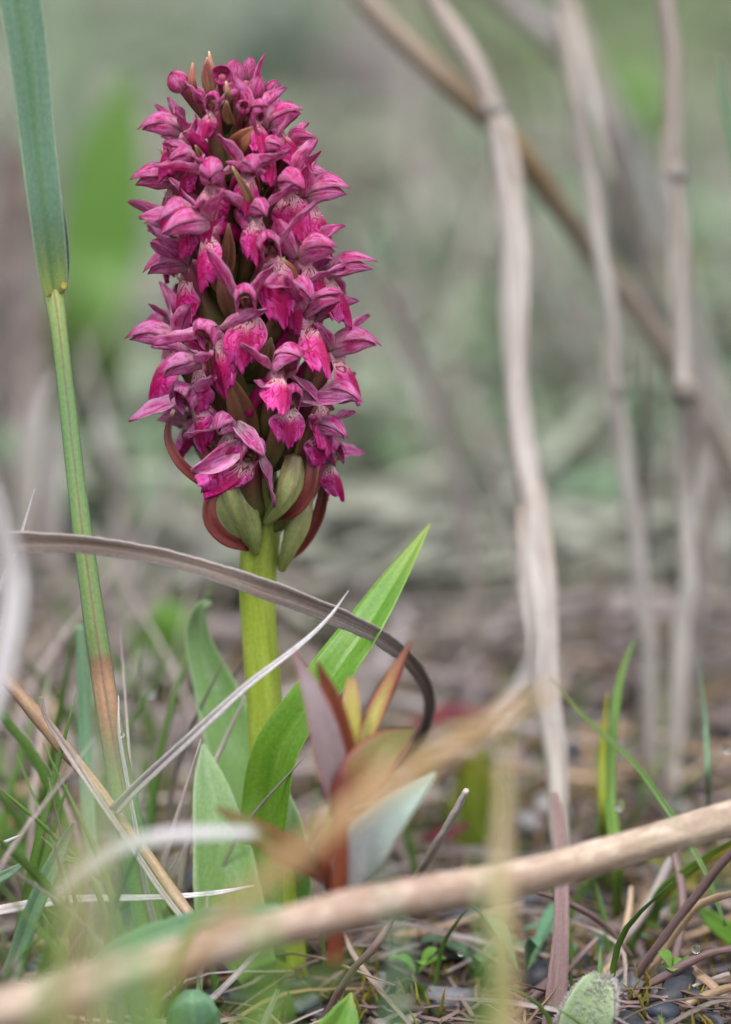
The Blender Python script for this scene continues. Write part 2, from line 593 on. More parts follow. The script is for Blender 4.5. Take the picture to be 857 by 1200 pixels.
def sepalf(base, d, wd, L, Wd, cup, curl, tw):
    d, wd = unit(np.array(d, float)), np.array(wd, float)
    wd = unit(wd - d * wd.dot(d))
    n = np.cross(wd, d)
    ph = rn_(0, 6)

    def f(U, V):
        w = Wd * .5 * (np.sin(np.pi * np.clip(V * .86 + .12, 0, 1)) ** .85 + .03)
        a = tw * V
        W2 = wd * np.cos(a)[..., None] + n * np.sin(a)[..., None]
        N2 = n * np.cos(a)[..., None] - wd * np.sin(a)[..., None]
        off = cup * (U ** 2) * w + .016 * np.sin(U * 4 + V * 8 + ph) * V + .010 * np.sin(V * 17 + U * 3 - ph) * np.abs(U) - .014 * np.exp(-(U / .18) ** 2)
        return np.array(base) + d * (L * V)[..., None] + W2 * (U * w)[..., None] + N2 * (off + curl * V ** 2)[..., None]
    return f


def lipf(L, hw, fold, fwd, lobes, sway):
    ph = rn_(0, 6)

    def f(U, V):
        w = hw * (.30 + .70 * np.sin(np.pi * .5 * np.clip(V * 1.5, 0, 1)) ** 1.4)
        w = w * (1 - .28 * np.clip(V - .7, 0, 1) / .3)
        ln = 1 - .26 * np.abs(U) ** 1.6 + lobes * np.cos(U * 2.4 * np.pi) * .5 + .045 * np.sin(U * 19 + ph) * V + .03 * np.sin(U * 37 + 2 * ph) * V
        x = w * U * (1 - .12 * fold) + sway * V ** 2
        y = .05 + fwd * np.sin(V * 1.9) - fold * w * np.abs(U) ** 1.4 + .022 * np.sin(U * 11 + ph) * V ** 2 + .012 * np.sin(U * 23 + ph) * V ** 2 + .02 * np.sin(V * 9 + ph) * np.abs(U)
        # central ridge
        y = y + .02 * np.exp(-(U / .22) ** 2) * np.sin(np.pi * np.clip(V, 0, 1))
        z = -.035 - L * V * ln
        return np.stack([x, y, z], -1)
    return f


def basis(az, el, roll):
    f = np.array([math.sin(az) * math.cos(el), -math.cos(az) * math.cos(el), math.sin(el)])
    x = unit(np.cross(f, np.array([0, 0, 1.0])))
    z = np.cross(x, f)
    x2 = x * math.cos(roll) + z * math.sin(roll)
    z2 = np.cross(x2, f)
    return np.stack([x2, f, z2], 1)


def make_flower(plant, pos, az, el=0.0, roll=0.0, sc=1.0, age=0.0, attach=None, style='open', lipst=None, sep=None):
    B = basis(R(az), R(el), R(roll))
    mat = Matrix([[*B[0], pos[0] * CM], [*B[1], pos[1] * CM], [*B[2], pos[2] * CM], [0, 0, 0, 1]])
    fl = empty('flower', parent=plant, mat=mat)
    j = lambda a: 1 + rn_(-a, a)
    tc = np.array([1.0, 1.0, 1.0]) * j(.08)
    tc = tc * (1 - age) + np.array([.86, 1.5, 1.2]) * age
    tp = tuple(tc)

    def ob(name, m, mt):
        return m.obj(name, mt, fl)
    a0 = R(78)
    if style == 'wilt':
        hl, r0 = .30 * sc, .13 * sc
    else:
        hl, r0 = .44 * sc * j(.15), .112 * sc * j(.14)
    cl = .80
    if style == 'mouth':
        hl, r0, cl = .22 * sc, .125 * sc, .42
    ob('dorsal_sepal', shell(M(), hoodf(hl, r0 * 1.04, -a0, a0, close=cl, lift=.07 * sc, droop=rn_(-.03, .06) * sc), 11, 14, .014, tint=tp), PETAL)
    for sg in (-1, 1):
        ob('petal', shell(M(), hoodf(hl * .9, r0 * .96, sg * R(45), sg * R(132), close=cl, lift=.05 * sc, droop=.03 * sc, pinch=.35), 7, 12, .012, tint=tp), PETAL)
    # lateral sepals, raised like wings
    up = sep if sep is not None else rn_(.5, 1.0)
    for sg in (-1, 1):
        d = (sg * rn_(.30, .85), rn_(-.15, .50), up + rn_(-.35, .30))
        wd = (rn_(.35, .9), rn_(.2, 1.0) * sg * -1, rn_(-.3, .4) * sg)
        ob('lateral_sepal', shell(M(), sepalf((sg * .07 * sc, -.02, .02), d, wd, .50 * sc * j(.2), .185 * sc * j(.18), rn_(.2, 1.0), rn_(-.14, .10), rn_(-.9, .9)), 9, 14, .013, tint=tp), PETAL)
    ls = lipst or {}
    flare = ls.get('flare', rn_(0, 1))
    hw = (.13 + .08 * flare) * sc
    ob('lip', shell(M(), lipf(ls.get('L', .47) * sc * j(.08), hw, ls.get('fold', 1.5 - .95 * flare), ls.get('fwd', .12) * sc, .10, ls.get('sway', rn_(-.04, .04)) * sc), 25, 20, .013, tint=tp), LIP)
    m = M()
    tube(m, [(0, -.06, -.02), (0, .02, .0), (0, .07, .03)], [.055 * sc, .05 * sc, .03 * sc], 8, 6)
    ob('column', m, COLUMN)
    m = M()
    for sg in (-1, 1):
        blob(m, (sg * .03 * sc, .065 * sc, .03 * sc), (.026 * sc, .03 * sc, .045 * sc), ICO2, .2)
    ob('anther', m, POLLEN)
    if age >= .4:
        m = M()
        for i in range(7):
            blob(m, (rn_(-.05, .05) * sc, rn_(.05, .12) * sc, rn_(-.04, .05) * sc), (rn_(.02, .04), rn_(.02, .035), rn_(.02, .045)), ICO2, .4)
        ob('withered_throat', m, WITHER)
    inv = np.linalg.inv(B)
    if attach is not None:
        a = inv @ (np.asarray(attach) - np.asarray(pos))
        m = M()
        tube(m, [a, a * .5 + np.array([0, 0.03, -.10]), (0, -.03, 0)], [.06, .10 * sc, .10 * sc, .085 * sc], 10, 12, ridge=.08, ridges=6)
        ob('ovary', m, OVARY)
    m = M()
    q = rn_(-.1, .1)
    tube(m, [(0, .0, -.03), (q * .3, -.14 * sc, -.06 * sc), (q, -.30 * sc, -.16 * sc), (q * 1.4, -.40 * sc, -.30 * sc)], [.085 * sc, .08 * sc, .065 * sc, .035 * sc], 9, 12)
    ob('spur', m, SPUR)
    return fl


def make_bud(plant, pos, az, el, roll, L, r, op=0.0, attach=None, dark=False):
    B = basis(R(az), R(el), R(roll))
    mat = Matrix([[*B[0], pos[0] * CM], [*B[1], pos[1] * CM], [*B[2], pos[2] * CM], [0, 0, 0, 1]])
    fl = empty('flower_bud', parent=plant, mat=mat)
    for i in range(3):
        a = i * R(120) + R(60)
        def f(U, V, a=a):
            ang = a + U * R(66)
            rr = r * np.sin(np.pi * np.clip(V * (.92 - .35 * op) + .07, 0, 1)) ** .6 * (1 + .04 * np.cos(U * 3)) * (1 + op * .25 * V)
            return np.stack([rr * np.sin(ang), L * V, rr * np.cos(ang)], -1)
        shell(M(), f, 9, 14, .02, tint=(.95, .9, .9) if not dark else (.8, .5, .7)).obj('bud_petal', PETAL, fl)
    if attach is not None:
        a = np.linalg.inv(B) @ (np.asarray(attach) - np.asarray(pos))
        m = M()
        tube(m, [a, a * .5 + np.array([0, -.02, -.04]), (0, .04, 0)], [.05, .065, r * .6], 9, 10, ridge=.06, ridges=6)
        m.obj('ovary', OVARY, fl)
    return fl


# ------------------------------------------------------------------ the orchid
orchid = empty('orchid_plant')
tag(orchid, 'magenta pink marsh orchid in full flower with bright green leaves', 'orchid')
AXP = [(1150, 322), (1000, 318), (850, 311), (700, 301), (620, 305), (560, 303), (430, 288), (260, 272), (160, 266), (95, 262)]


def axx(py):
    return float(np.interp(-py, [-a for a, b in AXP], [b for a, b in AXP]))


stem_pts = [W(b, a, 0.0) for a, b in AXP]
stem_pts[0] = np.array([0, 0, -.3])
m = M()
tube(m, stem_pts, [.34, .26, .205, .205, .22, .20, .17, .14, .10, .05], 20, 70, ridge=.05, ridges=5, lump=.012)
m.obj('stem', STEMM, orchid)

RF = ([90, 130, 200, 300, 400, 500, 570], [.30, .52, .70, .86, .92, .84, .70])


def place(px, py, az, back=False):
    ax = W(axx(py), py, 0)
    Rf = float(np.interp(py, *RF))
    if back:
        return ax + np.array([math.sin(R(az)), -math.cos(R(az)), 0]) * Rf * .95
    p = W(px, py, 0)
    dx = p[0] - ax[0]
    y = -math.sqrt(max(Rf * Rf - dx * dx, 0.01)) if abs(az) < 75 else -.12
    return W(px, py, y)


def att(py, az, drop=85):
    q = W(axx(py + drop), min(py + drop, 650), 0)
    return q + np.array([math.sin(R(az)), -math.cos(R(az)), 0]) * .12


# px, py of the throat, heading (0 = to the camera, + = right), elevation, roll, size, age, style, lip, sepals
FL = [
    (249, 126, -8, 0, 4, .86, 0, 'mouth', dict(flare=.2, L=.40), .5),
    (209, 155, -72, 0, 0, .95, 0, 'open', dict(flare=.3), .8),
    (322, 150, 50, 18, -8, .92, 0, 'open', dict(flare=.5), .9),
    (300, 138, 15, 12, 5, .80, 0, 'open', dict(flare=.6), .8),
    (340, 172, 72, 22, 0, .90, 0, 'open', dict(flare=.3), .3),
    (204, 213, -78, 0, 0, 1.0, 0, 'open', dict(flare=.3), .85),
    (250, 208, -6, -6, -10, 1.0, 0, 'open', dict(flare=.75, fold=.9, L=.52, sway=.10), .2),
    (334, 220, 28, 2, -6, 1.0, .05, 'open', dict(flare=.9, L=.44), .7),
    (292, 200, 6, 5, 6, .85, .1, 'open', dict(flare=.4), .6),
    (243, 264, -62, -2, 0, 1.05, .1, 'open', dict(flare=.6, L=.5), .75),
    (362, 232, 70, 12, 0, 1.0, .1, 'open', dict(flare=.4), .7),
    (316, 296, 6, -2, -8, 1.0, .08, 'mouth', dict(flare=.85, L=.56, sway=.05), 1.1),
    (356, 303, 55, 14, 0, 1.08, .1, 'open', dict(flare=.5, L=.44), .7),
    (218, 312, -74, -4, 0, 1.05, .2, 'open', dict(flare=.4, L=.54), .75),
    (384, 322, 74, 6, 0, .95, .15, 'open', dict(flare=.5), .1),
    (288, 356, 2, -4, -6, 1.02, .1, 'mouth', dict(flare=1.0, L=.52, sway=.10, fold=.35), 1.2),
    (362, 372, 48, 22, 6, 1.08, .12, 'open', dict(flare=.5, L=.50), .25),
    (251, 392, -20, -8, -24, 1.0, .25, 'mouth', dict(flare=.7, L=.54, sway=.12), .25),
    (205, 402, -82, 0, 4, 1.12, .32, 'open', dict(flare=.35, L=.5), .7),
    (328, 436, 32, 26, 10, 1.05, .25, 'open', dict(flare=.6, L=.40), .0),
    (392, 412, 76, 4, 0, 1.10, .2, 'open', dict(flare=.8, L=.46), .3),
    (229, 466, -30, -12, -22, 1.0, .45, 'mouth', dict(flare=.5, L=.42, sway=.12), -.15),
    (338, 470, 22, 0, 12, .95, .45, 'mouth', dict(flare=.9, L=.40), .2),
    (378, 466, 60, -6, 10, 1.0, .3, 'open', dict(flare=1.0, L=.46), .1),
    (292, 530, -4, -10, 18, 1.05, .45, 'mouth', dict(flare=.9, L=.42, sway=.24, fwd=.2), -.2),
    (383, 536, 40, 4, 0, .95, .4, 'mouth', dict(flare=.3, L=.38), .1),
    (300, 250, 10, 0, 0, .85, .2, 'open', dict(flare=.7), .4),
    (222, 250, -55, -10, 10, .80, .2, 'open', dict(flare=.6), .2),
    (345, 335, 30, -10, 0, .9, .2, 'open', dict(flare=.8), .2),
    (232, 425, -62, -12, 0, .85, .35, 'open', dict(flare=.8), .2),
    (225, 185, -48, -5, 5, .75, .1, 'open', dict(flare=.7), .3),
    (312, 175, 30, 0, 0, .8, .05, 'open', dict(flare=.7), .5),
    (372, 500, 52, -10, 0, .8, .45, 'open', dict(flare=.9), .1),
    (268, 500, -20, -10, 0, .8, .5, 'wilt', dict(flare=.7), -.3),
]
for (px, py, az, el, ro, sc, age, st, lp, sp) in FL:
    sc *= (1.21 if py > 190 else 1.02) * rn_(.93, 1.08)
    ro += rn_(-9, 9)
    el += rn_(-8, 6)
    az += rn_(-7, 7)
    make_flower(orchid, place(px, py, az), az, el, ro, sc, age, att(py, az), st, lp, sp)
kk = 0
for py in np.linspace(130, 545, 20):
    kk += 1
    az = 100 + (kk * 97) % 160
    make_flower(orchid, place(0, py, az, True), az, rn_(-8, 12), rn_(-8, 8), rn_(.9, 1.05), min(.45, (py - 100) / 1000), att(py, az))

# buds on top: px, py, heading, elevation, length, radius, openness
for (px, py, y, az, el, L, r, op) in [
        (216, 104, -.1, -50, 45, .25, .115, .0), (261, 88, -.25, -4, 8, .12, .085, 1.0), (277, 108, -.1, 12, 86, .34, .075, .1),
        (268, 108, -.4, 20, 30, .16, .07, .0), (297, 118, -.15, 35, 66, .30, .09, .0), (290, 96, .15, 60, 80, .28, .07, .0),
        (250, 104, .2, -90, 75, .24, .07, .0), (236, 118, -.25, -20, 40, .18, .065, 0.0), (312, 112, -.05, 60, 50, .22, .07, 0), (270, 96, .3, 150, 70, .25, .08, 0),
        (285, 128, -.45, 6, 20, .18, .07, .4)]:
    make_bud(orchid, W(px, py, y), az, el, 0, L, r, op, W(axx(py + 50), py + 50, 0), dark=(op == 1.0))
# the slim upright petal at the top right
m = M()
ribbon(m, [W(299, 112, -.2), W(300, 92, -.2), W(304, 76, -.2), W(311, 63, -.22)], [.10, .09, .06, .02], hint=(.5, -1, 0), fold=.5, nv=14, tint=(.95, .8, .9))
m.obj('petal', PETAL, orchid)


# bracts: they stand out between the flowers
def bract(pts, widths, mat=BRACT, hint=(0, -1, .3), fold=.45, tint=(1, 1, 1), twist=0):
    m = M()
    ribbon(m, pts, widths, hint=hint, fold=fold, nu=7, nv=18, th=.022, tint=tint, twist=twist)
    return m.obj('bract', mat, orchid)


for (x0, y0, x1, y1, wd, d0, d1, tn) in [
        (229, 120, 226, 73, .10, -.1, -.2, (1.35, .8, .9)), (246, 108, 243, 67, .14, 0, -.1, (1.5, 1.0, 1.3)), (262, 100, 245, 60, .07, .1, .1, (1.7, 1.5, 1.5)),
        (268, 122, 265, 95, .07, -.4, -.55, (1.3, 1.4, 1.2)), (272, 145, 266, 118, .12, -.5, -.72, (1.2, 1.1, .9)), (278, 178, 300, 148, .22, -.3, -.55, (1.1, .7, .6)),
        (236, 200, 229, 170, .12, -.5, -.8, (1, 1, .8)), (300, 262, 272, 195, .11, -.5, -1.02, (1.15, 1.15, 1)), (288, 230, 296, 200, .2, -.3, -.7, (.9, .6, .5)),
        (262, 330, 268, 262, .2, -.4, -.8, (1.05, .9, .9)), (272, 370, 258, 305, .18, -.4, -.75, (1.1, 1, 1)), (322, 390, 318, 330, .13, -.4, -.6, (1.1, 1.1, 1.1)),
        (330, 350, 330, 300, .18, -.2, -.5, (.9, .7, .6)), (275, 470, 247, 396, .26, -.35, -.85, (1.1, 1.2, 1)), (292, 520, 262, 430, .30, -.35, -.95, (1.05, .9, .8)),
        (300, 450, 318, 395, .26, -.2, -.5, (.9, .9, .7)), (322, 520, 312, 440, .28, -.25, -.6, (1.15, 1.5, 1.1)), (290, 320, 300, 272, .22, -.2, -.6, (.75, .6, .5)),
        (240, 440, 214, 420, .14, -.2, -.4, (1, 1, 1)), (360, 450, 366, 400, .12, -.3, -.6, (1, 1, 1)), (350, 560, 372, 470, .18, -.2, -.5, (1, .8, .8)), (252, 280, 262, 240, .2, -.2, -.6, (.8, .6, .5))]:
    A, Bp = W(x0, y0, d0), W(x1, y1, d1)
    mid = (A + Bp) / 2 + np.array([rn_(-.05, .05), rn_(-.12, 0), 0])
    bract([A, mid, Bp], [wd * .8, wd * 1.15, wd * .8, .02], tint=tn, hint=(rn_(-.4, .4), -1, .1))
bract([W(340, 370, -.2), W(349, 350, -.6), W(345, 318, -.85), W(329, 302, -.95)], [.09, .07, .05, .03], tint=(1.3, 1.2, .9))
for i in range(16):
    py = 150 + i * 25
    az = 95 + (i * 83) % 170
    q = W(axx(py + 40), py + 40, 0)
    o = np.array([math.sin(R(az)), -math.cos(R(az)), 0])
    bract([q + o * .15, q + o * .6 + np.array([0, 0, .35]), q + o * .8 + np.array([0, 0, .6])], [.2, .26, .16, .02], hint=-o + np.array([0, 0, .3]))
# the curled-back maroon bracts under the spike
bract([W(262, 572, -.35), W(240, 566, -.5), W(213, 545, -.55), W(198, 518, -.5), W(198, 497, -.42), W(204, 480, -.35)], [.13, .13, .12, .10, .07, .04], CURLED, hint=(0, -1, .4))
bract([W(292, 641, -.30), W(265, 632, -.42), W(247, 612, -.48), W(245, 590, -.45), W(254, 574, -.4), W(268, 562, -.35)], [.11, .16, .18, .15, .12, .08], CURLED, hint=(.3, -1, .2))
bract([W(322, 660, .05), W(352, 640, .1), W(372, 608, .1), W(380, 575, .05), W(378, 552, 0)], [.10, .15, .15, .12, .05], CURLED, hint=(-.2, -1, .2))
bract([W(322, 605, -.30), W(345, 598, -.45), W(362, 575, -.5), W(368, 540, -.45), W(366, 505, -.4)], [.10, .15, .17, .16, .08], CURLED, hint=(-.3, -1, .1))
# swollen capsules at the foot of the spike
for (pts, rr) in [([W(300, 648, -.22), W(293, 620, -.38), W(282, 590, -.45), W(272, 556, -.4), W(262, 530, -.35)], [.05, .16, .19, .15, .09]),
                  ([W(330, 668, -.1), W(340, 640, -.22), W(350, 612, -.25), W(358, 580, -.2)], [.05, .12, .15, .11]),
                  ([W(312, 612, -.35), W(330, 590, -.48), W(341, 565, -.5), W(345, 535, -.45)], [.06, .13, .16, .12]),
                  ([W(248, 520, -.2), W(240, 500, -.35), W(236, 480, -.4), W(238, 462, -.35)], [.05, .10, .11, .07]),
                  ([W(312, 500, -.35), W(318, 475, -.5), W(322, 450, -.5)], [.07, .14, .10]),
                  ([W(290, 650, .25), W(270, 600, .4), W(262, 560, .45)], [.05, .17, .10])]:
    m = M()
    tube(m, pts, [q * .86 for q in rr], 30, 30, ridge=.07, ridges=6, spiral=1.3)
    m.obj('capsule', CAPS, orchid)


# leaves of the orchid
def oleaf(pts, widths, mat, hint, fold=.3, arch=.0, twist=0, nv=40, th=.035, wob=0.02):
    m = M()
    ribbon(m, pts, widths, hint=hint, fold=fold, nu=11, nv=nv, th=th, twist=twist, arch=arch, wob=wob)
    return m.obj('leaf', mat, orchid)


oleaf([W(318, 1120, -.25), W(312, 1030, -.45), W(318, 940, -.7), W(336, 868, -.9), W(386, 800, -.9), W(432, 735, -.6), W(470, 672, -.2), W(504, 614, .2)],
      [.5, .60, .62, .62, .54, .56, .45, .26, .02], LEAFG, (-.45, -1, .35), fold=.42, twist=[0, 0, .05, .1, .15, .15, .1])
oleaf([W(308, 1110, .3), W(300, 1000, .5), W(280, 900, .8), W(254, 810, 1.1), W(234, 750, 1.2), W(236, 714, 1.1), W(248, 706, 1.0)],
      [.5, .66, .68, .60, .42, .28, .14, .04], LEAFP, (.35, -1, .2), fold=.3, arch=.2, twist=[0, .1, .2, .4, .6, .7])
oleaf([W(300, 1140, -.5), W(268, 1070, -.6), W(256, 990, -.5), W(244, 915, -.2), W(238, 872, 0)],
      [.45, .8, .66, .36, .04], LEAFP, (.3, -1, .3), fold=.3, arch=.15)
oleaf([W(322, 1130, .1), W(345, 1050, .0), W(345, 980, -.2), W(338, 930, -.2)],
      [.4, .5, .35, .05], LEAFP, (-.4, -1, .3), fold=.3)


# ------------------------------------------------------------------ materials of the surroundings
STRAW_GREY = blade_mat('weathered_straw', [(0, (150, 138, 130)), (.5, (178, 170, 168)), (1, (190, 184, 184))], (108, 92, 88), .6, .55, .12, fine=22, blot=(122, 96, 82), blot_amt=.4, use_tint=True)
STRAW_TAN = blade_mat('tan_straw', [(0, (176, 146, 116)), (.5, (196, 170, 140)), (1, (206, 186, 160))], (132, 104, 82), .6, .5, .15, fine=22, blot=(232, 214, 190), blot_amt=.4, use_tint=True)
STRAW_LILAC = blade_mat('bleached_lilac_straw', [(0, (158, 146, 134)), (.3, (182, 178, 176)), (.7, (192, 190, 190)), (1, (176, 172, 164))], (118, 108, 104), .7, .5, .12, fine=12, blot=(150, 120, 100), blot_amt=.35, use_tint=True)
GREYBLADE = blade_mat('weathered_grey_blade', [(0, (112, 98, 92)), (.35, (120, 109, 104)), (.6, (140, 133, 133)), (.85, (92, 82, 80)), (1, (70, 60, 56))], (80, 66, 58), .75, .42, .05, fine=30, edge=((196, 188, 190), .7, .10), blot=(104, 70, 52), blot_amt=.3)
WHITESTRAW = blade_mat('white_fluted_straw', [(0, (196, 188, 182)), (.5, (224, 222, 226)), (1, (236, 236, 244))], (140, 130, 134), .7, .45, .15, fine=30, midrib=((120, 112, 118), .6, .10))
BARK = blade_mat('peeled_stick', [(0, (176, 146, 126)), (.25, (192, 176, 158)), (.5, (182, 156, 140)), (.75, (178, 164, 144)), (1, (184, 172, 154))], (126, 100, 90), .7, .6, .0, fine=7, blot=(236, 220, 206), blot_amt=.6, bump=.03)
BRANCH = blade_mat('bent_dry_branch', [(0, (168, 160, 154)), (.12, (156, 146, 134)), (.3, (136, 116, 88)), (.42, (132, 114, 82)), (.5, (164, 152, 140)), (1, (184, 176, 174))], (110, 92, 76), .5, .6, .0, fine=12)
PURPLESTRAW = blade_mat('purple_brown_straw', [(0, (110, 88, 86)), (.5, (134, 112, 112)), (1, (150, 128, 124))], (84, 62, 62), .6, .5, .08, fine=20)
GREEN = blade_mat('fresh_grass', [(0, (140, 160, 84)), (.4, (110, 148, 72)), (1, (126, 156, 96))], (80, 116, 56), .45, .4, .35, fine=16, use_tint=True)
TEAL = blade_mat('blue_green_grass', [(0, (120, 160, 104)), (.4, (104, 146, 112)), (1, (112, 150, 116))], (150, 178, 156), .4, .42, .3, fine=22, midrib=((160, 190, 150), .4, .08), use_tint=True)
YGREEN = blade_mat('yellowing_grass', [(0, (150, 150, 70)), (.6, (160, 150, 60)), (1, (176, 140, 60))], (110, 96, 40), .4, .45, .3, fine=16, use_tint=True)
CULMLEAF = blade_mat('culm_leaf', [(0, (200, 206, 104)), (.16, (164, 190, 112)), (.32, (122, 158, 134)), (1, (140, 174, 150))], (98, 134, 112), .45, .4, .3, fine=14, edge=((184, 204, 180), .8, .05), midrib=((96, 140, 84), .6, .18))
CULM = blade_mat('culm', [(0, (150, 176, 100)), (.28, (134, 168, 84)), (.33, (160, 140, 110)), (.36, (198, 142, 116)), (.42, (214, 158, 130)), (.455, (170, 120, 96)), (.47, (150, 168, 104)), (.75, (138, 172, 112)), (.95, (176, 190, 116)), (1, (196, 196, 110))], (104, 150, 110), .5, .4, .2, fine=12, edge=((116, 160, 140), .5, .2), midrib=((134, 96, 100), .65, .07))
REDLEAF = blade_mat('reddish_leaf', [(0, (134, 60, 52)), (.4, (150, 76, 56)), (.8, (134, 74, 58)), (1, (90, 46, 52))], (190, 120, 84), .45, .42, .25, fine=10, edge=((116, 48, 56), .7, .10))
MAUVELEAF = blade_mat('mauve_leaf_back', [(0, (176, 116, 112)), (.3, (166, 146, 150)), (.8, (160, 148, 154)), (1, (128, 84, 90))], (134, 110, 116), .5, .5, .2, fine=12, edge=((150, 80, 78), .8, .10))
YELLOWHEART = blade_mat('young_yellow_leaf', [(0, (176, 150, 74)), (.5, (196, 190, 90)), (1, (158, 120, 80))], (206, 204, 130), .4, .45, .35, fine=12, edge=((176, 110, 64), .8, .12))
REDEDGE = blade_mat('red_margined_leaf', [(0, (190, 170, 80)), (.5, (176, 170, 84)), (.8, (150, 90, 72)), (1, (90, 50, 56))], (200, 196, 130), .4, .45, .3, fine=12, edge=((150, 62, 54), .95, .26))
OLIVELEAF = blade_mat('olive_red_leaf', [(0, (146, 80, 62)), (.35, (140, 98, 64)), (.7, (132, 126, 72)), (1, (112, 112, 66))], (110, 84, 54), .45, .45, .25, fine=10, edge=((136, 44, 54), .9, .14))
FROSTLEAF = blade_mat('frosty_leaf', [(0, (178, 160, 160)), (.35, (180, 176, 184)), (.7, (164, 184, 176)), (1, (176, 196, 180))], (146, 166, 160), .5, .5, .25, fine=12, edge=((176, 130, 90), .6, .06))
REDBLOTCH = blade_mat('crimson_leaf', [(0, (112, 40, 50)), (1, (132, 48, 62))], (84, 34, 44), .5, .45, .2)
HAIRY = blade_mat('downy_leaf', [(0, (150, 176, 130)), (1, (168, 192, 148))], (176, 194, 164), .5, .6, .25, fine=9, midrib=((176, 196, 150), .5, .06), edge=((190, 206, 180), .5, .05))
HAIR = blade_mat('leaf_hair', [(0, (226, 222, 220)), (1, (240, 236, 236))], None, 0, .4, .4)
FARGREEN = blade_mat('grey_green_grass', [(0, (128, 138, 108)), (.5, (134, 152, 130)), (1, (150, 164, 150))], (108, 124, 102), .4, .5, .25, fine=10, use_tint=True)
TWIG = blade_mat('pale_twig', [(0, (140, 118, 108)), (.5, (170, 156, 152)), (1, (206, 198, 196))], (110, 92, 88), .7, .5, 0, fine=16)


def glass():
    k = N('dew')
    k.b.inputs['Base Color'].default_value = (1, 1, 1, 1)
    k.b.inputs['Transmission Weight'].default_value = 1
    k.b.inputs['Roughness'].default_value = .02
    k.b.inputs['IOR'].default_value = 1.33
    return k.m


DEW = glass()


def one(name, label, cat, m, mat, origin, group=None):
    o = m.obj(name, mat, None, origin)
    return tag(o, label, cat, group)


def blade(name, label, cat, pts, widths, mat, hint=(0, -1, .2), fold=.25, arch=0, twist=0, th=.02, nv=40, nu=7, tint=(1, 1, 1), wob=.03, group=None):
    m = M()
    ribbon(m, pts, widths, hint=hint, fold=fold, nu=nu, nv=nv, th=th, twist=twist, tint=tint, wob=wob, arch=arch)
    return one(name, label, cat, m, mat, pts[0], group)


def rod(name, label, cat, pts, radii, mat, n=10, nv=50, tint=(1, 1, 1), ridge=.04, lump=.04, group=None):
    m = M()
    tube(m, pts, radii, n, nv, tint, ridge, 5, lump)
    return one(name, label, cat, m, mat, pts[0], group)


# ------------------------------------------------------------------ tall grass culm on the left
culm = empty('grass_culm', W(190, 1150, 0))
tag(culm, 'tall green grass stem with a wide blue-green leaf and an orange node', 'grass')
co_ = W(190, 1150, 0)


def cpart(name, m, mat):
    return m.obj(name, mat, culm, origin=co_)


m = M()
tube(m, [P(190, 1160, 1.0), P(170, 1060, .5), P(150, 960, .2), P(128, 840, 0), P(112, 735, -.1), P(95, 610, -.2), P(80, 480, -.3), P(70, 390, -.4), P(62, 335, -.4)],
     [.16, .155, .14, .125, .115, .10, .090, .088, .115], 14, 90, flat=.75, ridge=.06, ridges=4)
cpart('stem', m, CULM)
m = M()
ribbon(m, [P(64, 345, -.45), P(60, 318, -.55), P(52, 250, -.8), P(40, 150, -1.0), P(30, 60, -1.2), P(16, -30, -1.4), P(0, -140, -1.6)],
       [.20, .33, .38, .40, .44, .50, .54], hint=(.35, -1, .1), fold=.30, arch=.15, nu=11, nv=50, th=.03)
cpart('leaf_blade', m, CULMLEAF)
m = M()
ribbon(m, [P(70, 345, -.3), P(77, 318, -.35), P(76, 270, -.5), P(66, 210, -.6), P(58, 170, -.7)], [.10, .16, .13, .09, .02], hint=(-.8, -1, .1), fold=.3, nv=24)
cpart('leaf_blade', m, CULMLEAF)
m = M()
blob(m, P(75, 336, -.50), (.04, .03, .06), ICO2, .3)
cpart('node', m, YELLOWHEART)
m = M()
ribbon(m, [P(205, 1165, .9), P(190, 1110, .6), P(172, 1040, .3), P(158, 960, .1), P(141, 865, -.1), P(139, 815, -.15)], [.14, .12, .08, .06, .04, .01], hint=(-.6, -1, .1), fold=.4, nv=40)
cpart('sheath', m, WHITESTRAW)
m = M()
blob(m, P(144, 861, -.25), (.028, .028, .034), ICO2, .0)
cpart('dew_drop', m, DEW)

# ------------------------------------------------------------------ dead blades and straws in the plane of focus
blade('dead_grass_leaf', 'grey weathered grass blade arching in front of the orchid stem', 'dead grass',
      [P(-160, 650, -1.6), P(-20, 637, -1.3), P(100, 638, -1.0), P(200, 655, -.9), P(300, 686, -.8), P(400, 725, -.2), P(458, 755, .8), P(493, 790, 1.8), P(503, 832, 2.6), P(488, 872, 3.2), P(462, 905, 3.4)],
      [.26, .235, .21, .205, .215, .205, .18, .16, .145, .15, .06], GREYBLADE, hint=(0, -1, .15), fold=.22, arch=.1, th=.03, nv=170, nu=9, wob=.09, twist=[0, .1, -.12, .15, .0, .2, -.1, .25, .3, .6])
blade('dry_straw', 'thin white fluted straw crossing before the orchid stem with a fine point', 'straw',
      [P(134, 950, -.2), P(165, 918, -.5), P(230, 858, -.9), P(290, 803, -1.0), P(350, 757, -.9), P(385, 724, -.8), P(409, 692, -.7)],
      [.15, .13, .11, .085, .06, .035, .008], WHITESTRAW, fold=.6, th=.03, nv=60)
rod('dry_straw', 'mottled brown straw running down from the left edge to the stick', 'straw',
    [P(-40, 755, 1.0), P(12, 802, .6), P(60, 858, .3), P(110, 918, 0), P(160, 985, -.2), P(205, 1048, -.5), P(246, 1105, -.9)],
    [.05, .07, .085, .065, .06, .065, .05], STRAW_TAN, tint=(.85, .8, .78), lump=.1)
